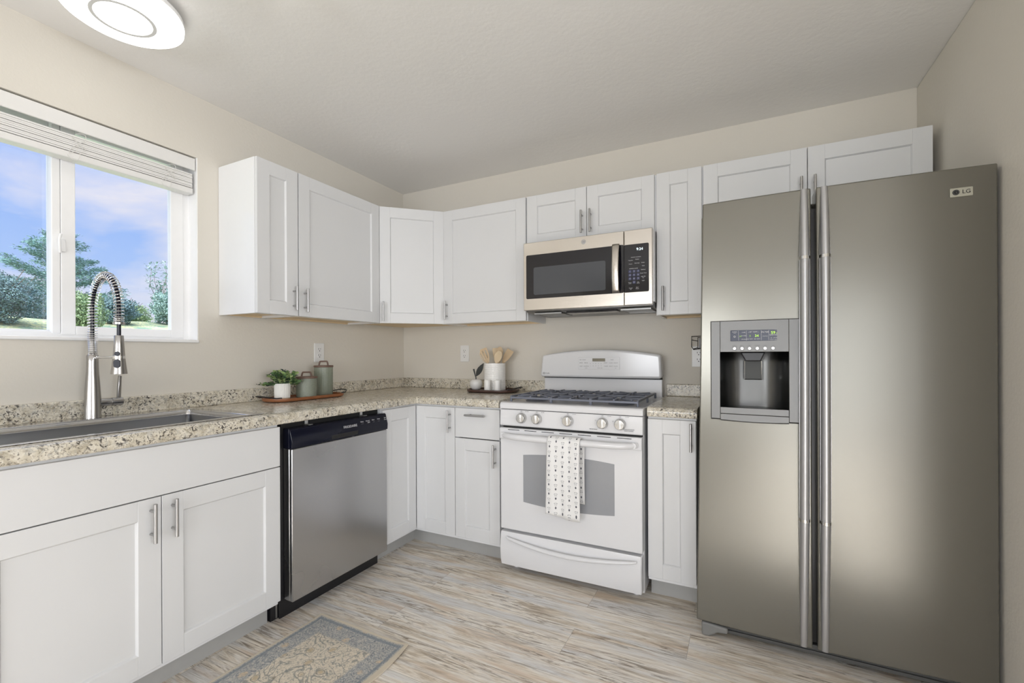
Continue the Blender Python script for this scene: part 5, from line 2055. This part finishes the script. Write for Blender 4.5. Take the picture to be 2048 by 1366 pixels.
def conifer(label, loc, h, seed, spread=.28):
    r = random.Random(seed)
    t = thing('conifer_tree', label, 'tree', loc)
    m = MB()
    lean = Vector((r.uniform(-.03, .03), r.uniform(-.03, .03), 0))
    m.tube([Vector(loc) + Vector((0, 0, h * k / 8)) + lean * h * (k / 8) for k in range(9)], .05, 8, radii=[.075 * (1 - k / 8.4) for k in range(9)])
    m.build('trunk', M['bark'], t)
    m = MB()
    nb = 64
    for k in range(nb):
        f = .16 + .84 * (k / nb)
        z = h * f
        L_ = h * spread * (1.02 - f) ** .6 * r.uniform(.55, 1.25) + .10
        az = r.uniform(0, 2 * PI)
        up = r.uniform(-.10, .40)
        o = Vector(loc) + Vector((0, 0, z)) + lean * h * f
        d_ = Vector((math.cos(az), math.sin(az), up)).normalized()
        ns = int(60 + L_ * 520)
        for i in range(ns):
            q = r.uniform(.12, 1.0)
            p = o + d_ * (L_ * q) + Vector((0, 0, .12 * L_ * q * q))
            sp = .06 * (1.15 - q) + .035
            p += Vector((r.gauss(0, sp), r.gauss(0, sp), r.gauss(0, sp * .55)))
            dd_ = (d_ + Vector((r.gauss(0, .5), r.gauss(0, .5), r.gauss(0, .4)))).normalized()
            sd = dd_.cross(Vector((r.gauss(0, 1), r.gauss(0, 1), r.gauss(0, 1)))).normalized()
            s_ = r.uniform(.03, .085)
            m.poly([p, p + dd_ * s_ * .5 + sd * s_ * .12, p + dd_ * s_, p + dd_ * s_ * .5 - sd * s_ * .13], [(0, 1, 2, 3)])
    m.build('needles', M['needles'], t, recalc=False, smooth=0)
    return t


def hz(x, y):
    return hill_pt((-.16 - x) / 40, (y + 16) / 46)[2]


conifer('tall open conifer seen behind the window mullion', (-12.0, 1.86, hz(-12.0, 1.86)), 2.10, 4, .52)


def shrub(label, loc, rx_, ry_, h, mat, seed, n_, size=.10, name='shrub', group='shrubs on the bank'):
    r = random.Random(seed)
    t = thing(name, label, 'shrub', loc, 0, group)
    m = MB()
    for k in range(7):
        az = r.uniform(0, 2 * PI)
        m.tube([Vector(loc) - Vector((0, 0, .05)), Vector(loc) + Vector((rx_ * .3 * math.cos(az), ry_ * .3 * math.sin(az), h * .5)), Vector(loc) + Vector((rx_ * .8 * math.cos(az), ry_ * .8 * math.sin(az), h * r.uniform(.8, 1.15)))], .012, 5, radii=[.016, .010, .004])
    m.build('stems', M['bark'], t)
    m = MB()
    pts = []
    for k in range(n_):
        a = Vector((r.gauss(0, 1), r.gauss(0, 1), r.gauss(0, 1))).normalized() * (r.random() ** .45)
        lump = 1 + .35 * mnoise.noise(a * 2.3 + Vector((seed, 0, 0)))
        pts.append((loc[0] + a.x * rx_ * lump, loc[1] + a.y * ry_ * lump, loc[2] + h * .5 + a.z * h * .52 * lump))
    cards(m, pts, size, r)
    m.build('foliage', M[mat], t, recalc=False, smooth=0)
    return t


shrub('dense blue-green shrub at the left pane edge beyond the window', (-9.6, .20, hz(-9.6, .20)), .60, .70, .88, 'shrub2', 11, 28000, .033)
shrub('olive shrub below the conifer beyond the window', (-9.2, 1.30, hz(-9.2, 1.30)), .45, .36, .75, 'shrub', 12, 9000, .042)
shrub('low blue-green shrub right of the conifer trunk beyond the window', (-10.4, 2.30, hz(-10.4, 2.30)), .45, .42, .62, 'shrub2', 13, 9000, .042)
shrub('low olive shrub behind the faucet arch beyond the window', (-13.5, 3.75, hz(-13.5, 3.75)), .60, .60, .62, 'shrub', 14, 9000, .045)
shrub('broad hazy shrub far behind the left pane edge beyond the window', (-14.6, 1.15, hz(-14.6, 1.15)), .75, .80, 1.15, 'weed', 31, 9000, .05)
shrub('hazy far shrub behind the conifer foot beyond the window', (-14.9, 2.75, hz(-14.9, 2.75)), .75, .70, .80, 'shrub2', 32, 8000, .05)
shrub('hazy far shrub left of the slender young tree beyond the window', (-16.2, 5.15, hz(-16.2, 5.15)), .70, .62, .80, 'shrub', 33, 8000, .05)
shrub('leafy shrub at the right pane edge beyond the window', (-10.6, 3.45, hz(-10.6, 3.45)), .45, .32, .80, 'weed', 15, 8000, .045)


def weed(label, loc, h, seed):
    r = random.Random(seed)
    t = thing('young_tree', label, 'tree', loc, 0)
    m = MB()
    ml = MB()
    for k in range(5):
        az = r.uniform(0, 2 * PI)
        top_ = Vector(loc) + Vector((.24 * math.cos(az), .24 * math.sin(az), h * r.uniform(.6, 1.0)))
        pts = [Vector(loc).lerp(top_, i / 10) + Vector((.03 * math.sin(i * 1.3 + k), .03 * math.cos(i * 1.1 + k), 0)) for i in range(11)]
        m.tube(pts, .008, 5, radii=[.012 - .0009 * i for i in range(11)])
        for i in range(2, 11):
            for q in range(16):
                dv_ = Vector((r.gauss(0, 1), r.gauss(0, 1), r.gauss(.3, .6))).normalized()
                leaf(ml, pts[i] + dv_ * r.uniform(.01, .10), dv_, Vector((0, 0, 1)), r.uniform(.05, .11), .035)
    m.build('stems', M['bark'], t)
    ml.build('leaves', M['weed'], t, recalc=False, smooth=0)


weed('slender leafy young tree at the right pane edge beyond the window', (-12.2, 4.02, hz(-12.2, 4.02)), 1.75, 21)
